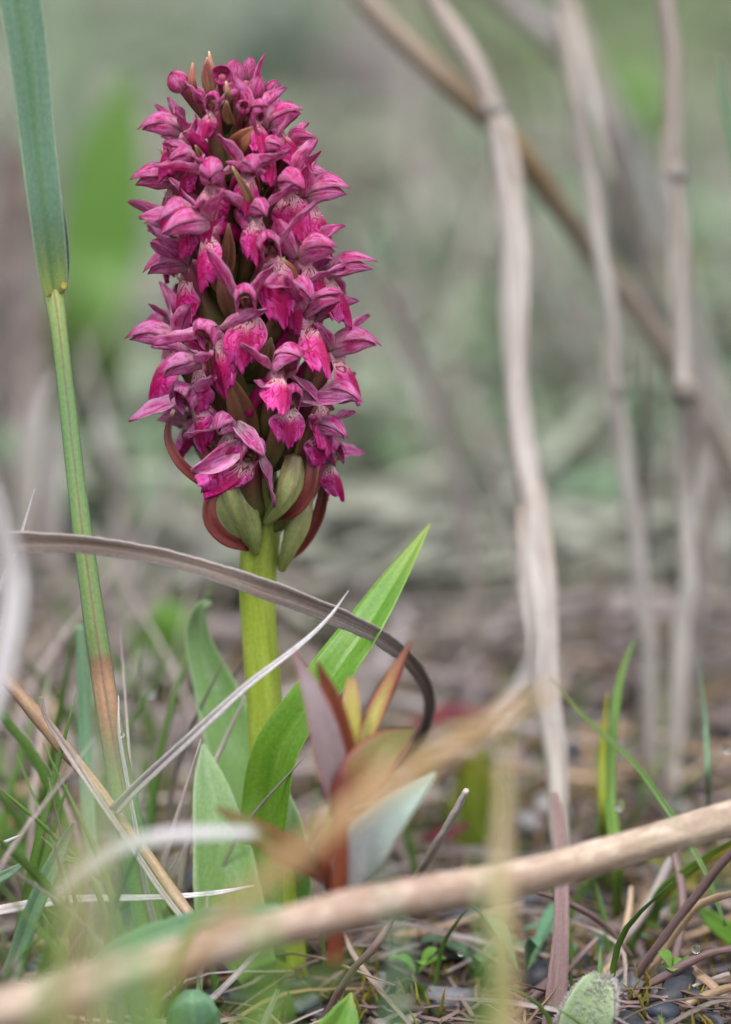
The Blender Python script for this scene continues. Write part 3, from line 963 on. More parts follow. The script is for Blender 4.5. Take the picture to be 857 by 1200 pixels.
blade('dry_straw', 'split grey straw with a curled tip lying along the mottled brown straw', 'straw',
      [P(48, 816, -.1), P(55, 842, -.1), P(80, 880, -.15), P(112, 930, -.3), P(150, 985, -.4), P(190, 1045, -.6), P(232, 1098, -.9)],
      [.05, .06, .10, .07, .07, .07, .05], STRAW_GREY, fold=.6, th=.03, nv=60)
blade('dry_straw', 'slender pale straw lying level below the crossed straws', 'straw',
      [P(-60, 1078, -.4), P(30, 1062, -.3), P(90, 1054, -.1), P(180, 1052, 0), P(250, 1047, .1), P(298, 1038, .2)],
      [.10, .12, .10, .07, .06, .02], WHITESTRAW, fold=.4, th=.03, nv=60, hint=(0, -1, .8))
blade('dry_straw', 'needle-thin white straw tip rising at the left edge over the grey blade', 'straw',
      [P(-40, 790, .2), P(-5, 700, -.2), P(20, 640, -.4), P(41, 572, -.6)], [.05, .05, .045, .006], WHITESTRAW, fold=.5)
rod('twig', 'short pale twig with a side bud poking up behind the big stick', 'twig',
    [P(470, 1062, 2.2), P(488, 1030, 1.6), P(510, 992, 1.0), P(530, 958, .6), P(547, 926, .3)], [.045, .045, .05, .045, .035], TWIG, lump=.12)
rod('twig', 'thin grey bent twig under the big stick', 'twig',
    [P(372, 1215, .6), P(392, 1172, .3), P(415, 1135, 0), P(440, 1108, -.2), P(470, 1060, -.2)], [.05, .045, .04, .045, .03], PURPLESTRAW, lump=.1)
blade('dead_grass_leaf', 'purple-brown flat blade standing behind the right part of the stick', 'dead grass',
      [P(648, 1215, -.3), P(652, 1160, .1), P(657, 1100, .6), P(658, 1030, 1.2), P(655, 960, 1.8), P(650, 930, 2.2)], [.28, .24, .20, .16, .14, .08], PURPLESTRAW, fold=.4, th=.03)

# ------------------------------------------------------------------ the big stick in front
rod('stick', 'thick peeled pale stick lying slanted across the front of the scene', 'stick',
    [P(-420, 1262, -8.5), P(-160, 1225, -8.0), P(0, 1186, -6.8), P(150, 1140, -6.0), P(300, 1095, -5.2), P(450, 1057, -4.2), P(600, 1030, -3.0), P(730, 996, -2.2), P(857, 957, -1.6), P(1010, 915, -1.0), P(1180, 905, .5)],
    [.18, .21, .225, .21, .195, .20, .19, .18, .185, .19, .17], BARK, 20, 160, lump=.05, ridge=.03)

# ------------------------------------------------------------------ tall dry stems behind
rod('dry_branch', 'bent brown dry branch slanting down across the upper right', 'branch',
    [P(390, -80, 9), P(430, 0, 9), P(500, 72, 9), P(560, 126, 9), P(612, 180, 9), P(690, 290, 10), P(762, 385, 11), P(815, 470, 12), P(870, 570, 13), P(960, 720, 14), P(1000, 860, 14)],
    [.15, .16, .17, .17, .15, .14, .15, .16, .18, .18, .18], BRANCH, 12, 110)
def reed(label, pts, radii, tint, nodes=(), flaps=()):
    """a dead reed: stem, swollen knots and torn strips of sheath that lie along it"""
    e = empty('dead_reed', pts[0])
    tag(e, label, 'dead stem')
    radii = [q * .86 for q in radii]
    c0 = spline(pts, 28)
    jj = rng.normal(0, 1, (28, 3)) * np.array([.016, .012, 0])
    jj[0] = jj[-1] = 0
    pts = list(c0 + jj)
    radii = list(prof(radii, 28) * (1 + rng.normal(0, .05, 28)))
    m = M()
    tube(m, pts, radii, 12, 140, tint, .07, 5, .07)
    m.obj('stalk', STRAW_LILAC, e, origin=pts[0])
    c = spline(pts, 101)
    rr = prof(radii, 101)
    for q in nodes:
        i = int(q * 100)
        m = M()
        t = unit(c[i + 1] - c[i - 1])
        tube(m, [c[i] - t * .14, c[i], c[i] + t * .14], [rr[i] * 1.05, rr[i] * 1.4, rr[i] * 1.05], 12, 8, tuple(np.array(tint) * .8))
        m.obj('knot', STRAW_LILAC, e, origin=pts[0])
    for (q0, q1, off, wd, peel) in flaps:
        m = M()
        ii = np.linspace(q0, q1, 6) * 100
        pp = [c[int(i)] + np.array([off * (rr[int(i)] + peel * (k / 5) ** 2), -rr[int(i)] * .7, 0]) for k, i in enumerate(ii)]
        ribbon(m, pp, [wd, wd * 1.1, wd * .8, wd * .9, wd * .5, .02], hint=(off * .5, -1, 0), fold=.4, arch=.2, nv=60, th=.02, wob=.10, tint=tuple(np.array(tint) * 1.06))
        m.obj('sheath', STRAW_LILAC, e, origin=pts[0])
    return e


reed('brown stem crossing the bent branch then bleached lilac down to the stick',
     [P(470, -80, 8), P(508, 0, 8), P(556, 75, 7.6), P(584, 150, 7.5), P(598, 260, 7.2), P(604, 400, 6.8), P(616, 560, 6), P(632, 700, 5), P(643, 830, 4), P(655, 940, 3), P(658, 1040, 2.2)],
     [.14, .15, .16, .17, .19, .19, .19, .19, .16, .14, .1], (1.0, .97, .95), (.27,), ((.36, .27, .9, .12, .0), (.30, .52, .7, .14, .03), (.62, .78, -.8, .12, .1), (.60, .9, .8, .12, .02)))
reed('slender bleached stem standing between the lilac stem and the knotted one',
     [P(636, -80, 10), P(655, 0, 10), P(676, 110, 9.5), P(692, 210, 9.5), P(712, 340, 9), P(724, 460, 9), P(745, 620, 9), P(758, 760, 9), P(764, 900, 9), P(766, 940, 9)],
     [.12, .13, .16, .13, .12, .12, .13, .12, .12, .1], (.95, .95, .93), (.11, .55), ((.10, .34, .9, .16, .25), (.5, .62, -.8, .1, .1)))
reed('faint grey stem leaning behind the slender bleached stem',
     [P(640, -60, 15), P(680, 30, 15), P(712, 150, 15), P(742, 280, 16), P(775, 370, 17), P(830, 470, 18), P(880, 640, 18), P(900, 840, 18)],
     [.15, .15, .17, .16, .15, .15, .15, .15], (.78, .76, .75))
reed('straight grey stem with a knot half way near the right edge',
     [P(775, -80, 7.5), P(782, 0, 7.5), P(790, 150, 7.5), P(798, 320, 7.5), P(801, 440, 7.5), P(803, 455, 7.5), P(804, 560, 8), P(806, 680, 8), P(798, 800, 8), P(790, 880, 8), P(786, 930, 8)],
     [.13, .14, .14, .15, .14, .16, .15, .14, .15, .15, .12], (.93, .92, .90), (.23, .5), ((.52, .66, .8, .12, .12), (.2, .36, -.8, .1, .03)))
reed('out-of-focus lilac stem at the top between the two slanting stems',
     [P(540, -60, 22), P(600, 0, 22), P(650, 45, 22), P(720, 130, 23), P(800, 330, 24), P(850, 560, 24)], [.24, .24, .24, .2, .16, .14], (.9, .9, .95))
reed('dim grey stem close to the right edge beside the knotted one',
     [P(838, 560, 12), P(822, 660, 12), P(812, 760, 12), P(800, 860, 12), P(796, 905, 12)], [.08, .12, .13, .12, .1], (.62, .58, .58))
reed('dim broken stem leaning behind the foot of the slender bleached stem',
     [P(700, 660, 14), P(712, 730, 14), P(735, 800, 14), P(742, 880, 14)], [.06, .12, .13, .12], (.55, .48, .48))
reed('dim brown stem out of focus at the left edge behind the tall grass stem', [P(22, 180, 24), P(14, 300, 24), P(20, 420, 24), P(6, 560, 24)], [.3, .42, .42, .36], (.46, .40, .40))
reed('dim grey stem out of focus between the left edge and the tall grass stem', [P(52, 360, 20), P(40, 460, 20), P(36, 560, 19), P(46, 660, 18)], [.12, .24, .26, .2], (.66, .60, .60))
blade('dead_grass_leaf', 'pale curved dead blade blurred behind the tall grass stem', 'dead grass', [P(30, 640, 12), P(34, 560, 12), P(46, 480, 12), P(70, 430, 12)], [.2, .22, .18, .03], STRAW_LILAC, tint=(.95, .95, .95))
blade('dead_grass_leaf', 'faint greyish dead blade blurred left of the spike foot', 'dead grass', [P(70, 700, 14), P(62, 600, 14), P(66, 520, 14), P(90, 450, 14)], [.2, .22, .18, .03], STRAW_LILAC, tint=(.8, .8, .82))
for k_, (x0, y0, x1, y1, d, wd, tn, lab) in enumerate([
        (560, 668, 900, 560, 22, .34, (1, 1, .98), 'pale fallen straw slanting behind the stems, upper of three'),
        (600, 735, 900, 622, 20, .32, (.95, .95, .95), 'pale fallen straw slanting behind the stems, middle of three'),
        (690, 840, 880, 668, 17, .25, (.8, .78, .84), 'lilac fallen straw slanting steeply behind the knotted stem, lowest of three')]):
    A, B_ = P(x0, y0, d), P(x1, y1, d + 3)
    blade('fallen_straw', lab, 'straw', [A, (A + B_) / 2 + np.array([0, 0, .3]), B_], [wd, wd * 1.1, wd], STRAW_LILAC, tint=tn, th=.05, hint=(0, -1, .8), group='pale straws fallen behind the dry stems')

# ------------------------------------------------------------------ right-hand grasses
blade('grass_leaf', 'green grass blade curving upright beside the yellow-tipped one', 'grass',
      [G(722, 1075), P(722, 1010, 2.5), P(714, 930, 3), P(718, 850, 3.2), P(728, 790, 3.4), P(744, 748, 3.6)], [.14, .17, .15, .13, .09, .02], GREEN, hint=(.3, -1, .1), tint=(1.0, 1.05, .8), fold=.4)
blade('grass_leaf', 'short upright grass blade with a yellow tip beside the curving green one', 'grass',
      [G(712, 1040), P(707, 970, 3), P(706, 880, 3), P(712, 812, 3)], [.09, .10, .09, .02], YGREEN, tint=(.9, 1.25, .8))
blade('grass_leaf', 'thin dark green blade arching down behind the slanting stick', 'grass',
      [P(645, 795, 2.8), P(690, 845, 2.2), P(742, 893, 1.8), P(780, 945, 1.4), P(806, 985, 1.2), P(830, 1030, 1.0), P(850, 1085, .9)], [.01, .05, .07, .08, .07, .06, .04], GREEN, tint=(.85, .85, .85), fold=.5)
blade('grass_leaf', 'hair-thin grey-green blade standing at the right below the knotted stem', 'grass',
      [G(832, 1000), P(830, 920, 3.0), P(827, 850, 3.2), P(818, 768, 3.2)], [.06, .06, .05, .01], TEAL)
blade('grass_leaf', 'dark reddish-green blade tip at the upper right edge', 'grass',
      [P(900, 320, 4), P(868, 200, 4), P(850, 120, 4), P(842, 62, 4)], [.3, .2, .12, .02], TEAL, tint=(.9, .8, .8))
blade('grass_leaf', 'broad bright green blade at the right edge under the stick', 'grass',
      [P(900, 1135, 1), P(868, 1105, 1.5), P(838, 1080, 2), P(815, 1062, 2.5)], [.22, .22, .2, .03], GREEN, tint=(1.0, 1.15, .6))
blade('grass_leaf', 'yellow and brown streaked blade curving under the right end of the stick', 'grass',
      [P(910, 960, 1.2), P(857, 992, 1.6), P(812, 1017, 2), P(770, 1060, 2.5), P(738, 1110, 3), P(716, 1160, 3.5)], [.07, .1, .1, .1, .09, .06], YGREEN, tint=(1.1, 1.0, .7))
blade('grass_leaf', 'pale green translucent blade curling below the yellow streaked one', 'grass',
      [P(860, 985, 1), P(830, 1003, 1.5), P(780, 1040, 2), P(764, 1075, 2.4), P(772, 1090, 2.4)], [.05, .08, .13, .16, .04], GREEN, tint=(1.15, 1.15, .8))
for k_, (pts, wd, mt, lab) in enumerate([
        ([P(900, 960, -.2), P(857, 1000, 0), P(812, 1055, .4), P(770, 1110, .8), P(735, 1162, 1.2), P(722, 1190, 1.2)], .05, PURPLESTRAW, 'thin grey-brown stalk slanting to the downy leaf, upper of a pair'),
        ([P(930, 1035, .2), P(857, 1048, .4), P(815, 1065, .6), P(775, 1120, 1.0), P(740, 1180, 1.2)], .045, STRAW_TAN, 'thin tan stalk arching down to the downy leaf, lower of a pair'),
        ([P(900, 1105, .1), P(830, 1118, .2), P(790, 1138, .3), P(745, 1165, .5), P(715, 1190, .5)], .05, PURPLESTRAW, 'brown stalk lying low toward the downy leaf with a bright spot'),
        ([P(630, 1045, 1), P(680, 1065, 1.2), P(715, 1090, 1.6), P(740, 1120, 1.8)], .035, PURPLESTRAW, 'thin brownish stalk just under the slanting stick'),
        ([P(880, 1150, -.2), P(820, 1170, 0), P(790, 1190, 0), P(760, 1230, 0)], .05, STRAW_TAN, 'tan stalk in the bottom right corner'),
        ([P(770, 1200, .8), P(790, 1130, 1.2), P(800, 1060, 1.6), P(790, 1000, 2.0), P(770, 965, 2.2)], .05, PURPLESTRAW, 'upright purplish stalk behind the thin slanting stalks'),
        ([P(700, 1150, 1.5), P(725, 1110, 1.8), P(760, 1060, 2.2), P(785, 1010, 2.4), P(800, 985, 2.6)], .06, STRAW_GREY, 'grey straw leaning up toward the slanting stick'),
        ([P(660, 1195, 1), P(690, 1160, 1.2), P(720, 1125, 1.6), P(735, 1080, 2), P(740, 1040, 2.4)], .045, STRAW_TAN, 'tan straw bending up beside the bright green blade'),
        ([P(600, 1195, .2), P(625, 1170, .4), P(660, 1140, .9), P(700, 1100, 1.4)], .05, PURPLESTRAW, 'dull brown stalk by the purple-brown blade')]):
    rod('dry_stalk', lab, 'stalk', pts, [wd * .8, wd, wd, wd * .6], mt, 8, 40, lump=.12, group='thin dry stalks at the lower right')

# downy leaf
dl = empty('downy_leaf', P(690, 1215, -.6))
tag(dl, 'sage green downy leaf with white hairs standing at the bottom edge', 'leaf')
do = P(690, 1215, -.6)
dpts = [P(676, 1290, -.5), P(680, 1230, -.6), P(688, 1190, -.7), P(698, 1160, -.7), P(704, 1142, -.6)]
m = M()
ribbon(m, dpts, [.30, .50, .58, .52, .36, .14], hint=(.1, -1, .4), fold=.12, arch=.18, nu=13, nv=30, th=.04, wob=.03)
lf = m.obj('leaf_blade', HAIRY, dl, origin=do)
m = M()
c = spline(dpts, 60)
ws = prof([.30, .50, .58, .52, .36, .14], 60) / 2
for i in range(900):
    j = int(rng.integers(8, 60))
    u = rn_(-1, 1) if i % 2 else random.choice([-1, 1]) * rn_(.93, 1.0)
    if j > 55:
        u *= .9
    b = c[j] + np.array([u * ws[j], -.02 - .04 * abs(u) * (1 - abs(u)), 0])
    dd = np.array([u * .8 + rn_(-.4, .4), -.6 + rn_(-.3, .3), .35 + rn_(-.3, .5)]) if abs(u) < .9 else np.array([u * 1.1, -.1 + rn_(-.3, .3), .4 + rn_(-.4, .5)])
    if j > 54:
        dd = dd + np.array([0, 0, 1.0])
    dd = unit(dd) * rn_(.04, .08)
    tube(m, [b, b + dd * .6, b + dd + np.array([0, 0, .004])], [.006, .005, .003], 3, 3, caps=False)
h = m.obj('hair', HAIR, dl, origin=do)
h['kind'] = 'stuff'

# ------------------------------------------------------------------ the reddish plant in front of the orchid
rp = empty('red_leaved_plant', P(400, 1090, -1.5))
tag(rp, 'small plant with red, olive and mauve leaves in front of the orchid foot', 'plant')
ro = P(400, 1090, -1.5)


def rpart(name, pts, widths, mat, hint=(0, -1, .2), fold=.3, twist=0, lab=None, arch=0):
    m = M()
    pts = [CAM + (p - CAM) * (1 - .5 / 45) for p in pts]
    ribbon(m, pts, widths, hint=hint, fold=fold, nu=9, nv=30, th=.03, twist=twist, arch=arch, wob=.03)
    o = m.obj(name, mat, rp, origin=ro)
    if lab:
        o['label'] = lab
    return o


m = M()
tube(m, [P(392, 1130, -2.9), P(397, 1060, -3.2), P(400, 980, -3.5), P(402, 900, -3.6)], [.10, .09, .08, .05], 10, 20)
m.obj('stem', REDLEAF, rp, origin=ro)
rpart('leaf', [P(398, 955, -2.1), P(388, 900, -2.4), P(370, 830, -2.6), P(345, 762, -2.6)], [.18, .36, .36, .24, .03], MAUVELEAF, (.6, -1, .1), .3, lab='mauve-grey leaf')
rpart('leaf', [P(404, 945, -1.9), P(404, 890, -2.0), P(392, 825, -2.2), P(372, 775, -2.3)], [.16, .32, .34, .20, .03], REDLEAF, (-.5, -1, .1), .3, lab='rust-red leaf')
rpart('leaf', [P(404, 935, -1.8), P(408, 880, -1.9), P(411, 830, -1.9), P(412, 795, -1.8)], [.13, .20, .22, .18, .10], YELLOWHEART, (.2, -1, .1), .3, lab='yellow-green young leaf')
rpart('leaf', [P(408, 935, -1.9), P(424, 880, -1.7), P(452, 810, -1.5), P(481, 752, -1.4)], [.12, .20, .20, .13, .02], REDEDGE, (-.3, -1, .2), .5, lab='yellow leaf with a red margin')
rpart('leaf', [P(424, 880, -1.6), P(440, 840, -1.5), P(462, 795, -1.4), P(483, 752, -1.35)], [.08, .22, .24, .16, .01], REDLEAF, (-.9, -1, .2), .3, lab='rust-red leaf')
rpart('leaf', [P(392, 958, -2.2), P(415, 920, -2.4), P(448, 880, -2.3), P(486, 855, -2.0)], [.14, .36, .46, .34, .04], OLIVELEAF, (.2, -1, .6), .2, lab='olive leaf with a red margin')
rpart('leaf', [P(392, 1055, -1.8), P(418, 1010, -2.3), P(462, 955, -2.6), P(511, 907, -2.6)], [.30, .48, .50, .30, .04], FROSTLEAF, (-.3, -1, .5), .2, lab='frosty grey-green leaf')
rpart('leaf', [P(388, 1030, -1.8), P(350, 1005, -2.6), P(300, 975, -3.0), P(252, 945, -3.2)], [.12, .28, .30, .20, .03], OLIVELEAF, (.3, -1, .5), .25, lab='olive leaf with a red margin')
rpart('leaf', [P(398, 1060, -1.6), P(388, 1020, -2.0), P(384, 990, -2.1), P(392, 960, -2.1)], [.16, .26, .2, .04], REDLEAF, (.3, -1, .2), .3, lab='rust-red leaf')
blade('crimson_leaf', 'blurred crimson leaf lying behind the red-leaved plant', 'leaf',
      [P(480, 858, 9), P(510, 842, 9), P(545, 836, 9.5), P(580, 845, 10)], [.12, .30, .32, .1], REDBLOTCH, (0, -.6, 1))
blade('crimson_leaf', 'blurred dull crimson leaf low behind the pale twig', 'leaf',
      [P(495, 985, 5), P(520, 978, 5), P(550, 966, 5.5)], [.08, .22, .08], REDBLOTCH, (0, -.6, 1), group=None)

# ------------------------------------------------------------------ blurred things close to the lens
blade('dry_grass_arch', 'out-of-focus white dry blade arching in from the left edge', 'dead grass',
      [P(-120, 470, -8.5), P(-60, 515, -8), P(-12, 580, -7.8), P(15, 670, -7.6), P(9, 755, -7.6), P(-20, 850, -7.6), P(-84, 980, -7.8)], [.20, .21, .21, .21, .20, .18], WHITESTRAW, fold=.3, th=.05)
blade('tan_grass_leaf', 'broad blurred tan blade slanting in front of the red-leaved plant', 'dead grass',
      [P(150, 1200, -11.5), P(250, 1090, -11.5), P(330, 1015, -11.5), P(420, 945, -11.5), P(520, 880, -11), P(600, 832, -10.5), P(660, 800, -10)], [.08, .15, .17, .18, .17, .13, .03], STRAW_TAN, fold=.1, th=.03, tint=(.95, .88, .68))
blade('pale_grass_leaf', 'out-of-focus whitish blade lying level before the orchid leaves', 'dead grass',
      [P(60, 1050, -6.5), P(120, 1005, -6.5), P(180, 982, -6.5), P(240, 976, -6.5), P(300, 976, -6.5)], [.08, .13, .13, .12, .08], WHITESTRAW, fold=.1, hint=(0, -1, .5))
blade('grass_leaf', 'blue-green blade lying level just above the stick', 'grass',
      [P(110, 1128, -2), P(150, 1108, -2.2), P(200, 1090, -2.5), P(260, 1072, -2.8), P(330, 1062, -3.2)], [.10, .24, .26, .2, .04], TEAL, hint=(0, -1, .8), tint=(1.05, 1.05, 1.05))
blade('grass_leaf', 'blue-green blade leaning up from the lower left corner', 'grass',
      [P(-5, 1200, -.3), P(20, 1120, -.4), P(42, 1060, -.6), P(72, 995, -.8), P(88, 962, -1)], [.14, .2, .2, .16, .03], TEAL, fold=.35)
blade('grass_leaf', 'short blue-green blade slanting in at the left edge', 'grass',
      [P(-60, 1080, 0), P(-10, 1035, 0), P(12, 1022, 0), P(30, 1010, 0)], [.12, .12, .1, .02], TEAL, fold=.35)
blade('grass_leaf', 'small curved green tip over the blue-green blade', 'grass',
      [P(130, 1040, -.5), P(95, 1012, -.6), P(75, 1004, -.6), P(48, 980, -.6)], [.04, .06, .06, .01], GREEN, fold=.35)
blade('dry_straw', 'short white straw pointing in at the lower left edge', 'straw', [P(-60, 1000, 0), P(-10, 992, 0), P(28, 977, 0)], [.05, .05, .01], WHITESTRAW, fold=.4)
blade('grass_leaf', 'upright blue-green blade with a blunt grey tip left of the tall grass stem', 'grass',
      [P(118, 1060, 1.8), P(106, 980, 2.2), P(101, 880, 2.4), P(98, 800, 2.4), P(94, 732, 2.4)], [.12, .16, .16, .15, .10], TEAL, fold=.3)
FB = [(150, 1300, 134, 1080, 138, 960, 122, 820, -17, .15, TEAL, (1.1, 1.2, 1.0), 'widest blurred green blade in front of the tall grass stem'),
      (82, 1300, 104, 1120, 100, 1020, 128, 900, -18, .15, STRAW_TAN, (.95, .95, .9), 'blurred tan blade beside the widest blurred green one'),
      (40, 1300, 62, 1150, 66, 1080, 84, 970, -14, .14, GREEN, (1.15, 1.15, .9), 'blurred bright green blade in the lower left'),
      (215, 1300, 190, 1190, 176, 1120, 190, 1000, -15, .15, GREEN, (1.2, 1.2, 1.0), 'blurred yellow-green blade crossing the left part of the stick'),
      (330, 1300, 306, 1180, 310, 1100, 290, 980, -14, .16, GREEN, (1.15, 1.15, 1.1), 'blurred light green blade crossing the stick below the orchid'),
      (600, 1300, 590, 1160, 588, 1050, 592, 850, -10, .24, STRAW_TAN, (.95, 1.0, .85), 'blurred upright olive-tan blade crossing the middle of the stick'),
      (560, 1300, 575, 1180, 578, 1120, 566, 1000, -13, .14, GREEN, (1.2, 1.2, 1.0), 'blurred pale green blade under the middle of the stick'),
      (470, 1300, 462, 1180, 470, 1120, 440, 1000, -11, .10, TEAL, (.9, 1.0, .9), 'dim blue-green blade rising to the middle of the stick'),
      (190, 1300, 262, 1235, 320, 1180, 430, 1120, -12, .16, GREEN, (1.1, 1.1, .8), 'blurred green blade lying under the stick')]
for (x0, y0, x1, y1, x2, y2, x3, y3, d, wd, mt, tn, lab) in FB:
    blade('grass_leaf', lab, 'grass', [P(x0, y0, d), P(x1, y1, d), P(x2, y2, d), P(x3, y3, d + .5)], [wd, wd, wd * .9, wd * .55, .03], mt, tint=tn, fold=.15, group='blurred blades near the lens')

# ------------------------------------------------------------------ small herbs near the foot
def herb(label, base, n, L, wd, mat, tint=(1, 1, 1), up=.6, cat='plant', name='seedling', group=None, nv=10, nu=7, seed=0):
    r = np.random.default_rng(seed)
    e = empty(name, base)
    tag(e, label, cat, group)
    for i in range(n):
        a = i * 2.4 + r.uniform(-.3, .3)
        o = np.array([math.cos(a), math.sin(a), 0])
        l = L * r.uniform(.7, 1.15)
        u = up * r.uniform(.6, 1.3)
        m = M()
        ribbon(m, [base, base + o * l * .35 + np.array([0, 0, l * u * .5]), base + o * l * .75 + np.array([0, 0, l * u * .8]), base + o * l + np.array([0, 0, l * u * .75])],
               [wd * .2, wd * .35, wd, wd * .8, wd * .15], hint=np.array([0, 0, 1]) - o * .4, fold=.12, arch=.1, nu=nu, nv=nv, th=.02, tint=tint, wob=.04)
        m.obj('leaf', mat, e, origin=base)
    return e


def gz(px, py, dz=0.0):
    p = G(px, py, -.3)
    p[2] = hills(p[0], p[1]) + dz
    return p


herb('tiny bright green seedling with paired leaves at the middle bottom', gz(488, 1160, .3), 5, .30, .16, GREEN, (1.0, 1.15, .7), 1.0, seed=1)
herb('tiny pale green seedling near the bottom right corner', gz(788, 1200, .25), 4, .24, .16, GREEN, (1.1, 1.2, .9), 1.1, seed=2)
herb('low leafy herb with dark green leaves between the stick and the downy leaf', gz(560, 1130), 6, .7, .26, TEAL, (.75, .85, .7), .7, seed=3)
herb('blue-green leafy sprig left of the purple-brown blade', gz(612, 1150), 5, .8, .16, TEAL, (.8, 1.0, .95), 1.2, seed=4)
herb('blue-green sprig right of the purple-brown blade under the stick', gz(690, 1120), 5, .7, .18, TEAL, (.85, 1.0, 1.0), .8, seed=5)
herb('bushy green herb at the left among the blurred blades', gz(50, 1080), 9, 1.1, .22, GREEN, (.85, .95, .7), 1.2, seed=6)
herb('green herb at the foot of the tall grass stem', gz(215, 1110), 7, .9, .2, GREEN, (.8, .9, .7), 1.0, seed=7)
herb('yellowish green herb behind the lower right stalks', gz(800, 1040), 7, .8, .18, YGREEN, (.9, 1.1, .8), .9, seed=8)
blade('round_leaf', 'rounded blue-green leaf standing at the bottom under the stick', 'leaf',
      [P(235, 1260, -1.5), P(230, 1215, -1.5), P(226, 1180, -1.5), P(224, 1160, -1.4)], [.40, .54, .56, .42, .12], TEAL, fold=.15, hint=(0, -1, .4), tint=(.8, .95, .85))
blade('pointed_leaf', 'bright green folded leaf at the bottom below the thin grey twig', 'leaf',
      [P(360, 1290, -1.2), P(380, 1235, -1.2), P(398, 1198, -1.1), P(412, 1163, -1)], [.5, .6, .42, .02], LEAFG, fold=.5, hint=(.4, -1, .4))
for k_, (x, y, d, r_, lab) in enumerate([(540, 1117, 0, .035, 'bright dew drop hanging on the herb stalk under the stick'), (726, 944, 2.6, .055, 'blurred dew drop on the curving green blade'),
                                     (852, 878, 2.2, .045, 'bright dew drop at the right edge'), (175, 810, 4, .08, 'blurred dew drops glinting left of the orchid leaves'), (816, 1112, .2, .05, 'bright dew spot on the low brown stalk')]):
    m = M()
    blob(m, P(x, y, d), (r_, r_, r_ * 1.15), ICO3, 0)
    one('dew_drop', lab, 'dew drop', m, DEW, P(x, y, d))


# ------------------------------------------------------------------ ground cover that nobody could count
def stone_mat():
    k = N('grit_stone')
    pos = k.n('ShaderNodeNewGeometry').outputs['Position']
    n1 = k.noise(pos, 500, 5, .7)
    col = k.mix(1.0, k.tint(), k.ramp(n1, [(.3, .5), (.7, 1.4)]), 'MULTIPLY')
    return k.finish(col, .55, n1, .03, 0, .5)


STONE = stone_mat()


def gpt(rmin_y, rmax_y, power=1.6, spread=.22):
    """a random place on the ground inside a widening wedge in front of the camera"""
    y = rmin_y + (rmax_y - rmin_y) * rng.uniform(0, 1) ** power
    half = (y - CAM[1]) * .088 * 1.5 + 3
    x = CAM[0] + rng.uniform(-half, half)
    return np.array([x, y, float(hills(x, y))])


m = M()
for i in range(2200):
    p = gpt(-5, 34, 1.3)
    s_ = rn_(.05, .2) if rng.uniform() < .9 else rn_(.2, .32)
    g_ = random.choice([(60, 68, 82), (80, 86, 98), (48, 52, 62), (104, 106, 114), (54, 56, 64), (90, 80, 72), (140, 138, 140)])
    blob(m, p + np.array([0, 0, s_ * .15]), (s_ * rn_(.8, 1.4), s_ * rn_(.8, 1.3), s_ * rn_(.5, .8)), ICO2 if p[1] < 6 else ICO1, .34, lin(g_), (rn_(-.4, .4), rn_(-.4, .4), rn_(0, 6)))
o = m.obj('gravel', STONE)
tag(o, 'dark blue-grey grit and small stones over the ground', None, None, 'stuff')


def scatter_blades(name, label, mat, n, y0, y1, L, wd, lift, tints, power=1.6, flatl=True, nv=6, up=0.0, drift=False, xr=None):
    m = M()
    for i in range(n):
        p = gpt(y0, y1, power)
        if xr:
            p[0] = rn_(*xr)
            p[2] = float(hills(p[0], p[1]))
        if not flatl and abs(p[0] - 2.4) < .6 and p[1] < -.2:
            continue
        a = rn_(0, 2 * math.pi)
        l = L * rn_(.5, 1.5)
        o = np.array([math.cos(a), math.sin(a), 0])
        z = rn_(.02, lift)
        if flatl:
            bow = rn_(-.12, .2) * l
            q = o[[1, 0, 2]] * np.array([-1, 1, 0]) * rn_(-.2, .2) * l
            pts = [p - o * l * .5, p + q + np.array([0, 0, bow]), p + o * l * .5 + np.array([0, 0, rn_(-.1, .25) * l])]
            for r_ in (0, 2):
                pts[r_] = pts[r_] + 0
            pts = [np.array([t[0], t[1], max(t[2], float(hills(t[0], t[1])) + .02) + z * .6]) for t in pts]
            hint = np.array([rn_(-.5, .5), rn_(-.8, .2), 1.0])
        else:
            h = l * rn_(.7, 1.2)
            pts = [p, p + o * l * .12 + np.array([0, 0, h * .55]), p + o * l * rn_(.2, .6) + np.array([0, 0, h])]
            hint = np.array([rn_(-.6, .6), -1, .2])
        t = random.choice(tints)
        k = rn_(.75, 1.15)
        if drift:
            q = math.sin(p[0] * .11 + p[1] * .021 + 1) + .7 * math.sin(p[0] * .23 - p[1] * .05 + 2)
            q2 = math.sin(p[0] * .17 - p[1] * .033 + 4)
            base = (.86, .97, .86) if q > .45 else ((.86, .84, .78) if q > -.45 else ((.74, .88, .58) if q2 > 0 else (.72, .66, .68)))
            t = tuple(np.array(t) * base * 1.22)
        w_ = wd * rn_(.6, 1.4)
        ribbon(m, pts, [w_ * .8, w_, w_ * .15] if not flatl else [w_ * .7, w_, w_ * .5], hint=hint, fold=.25, nu=3, nv=nv, th=.02, tint=(t[0] * k, t[1] * k, t[2] * k))
    o = m.obj(name, mat)
    tag(o, label, None, None, 'stuff')
    return o


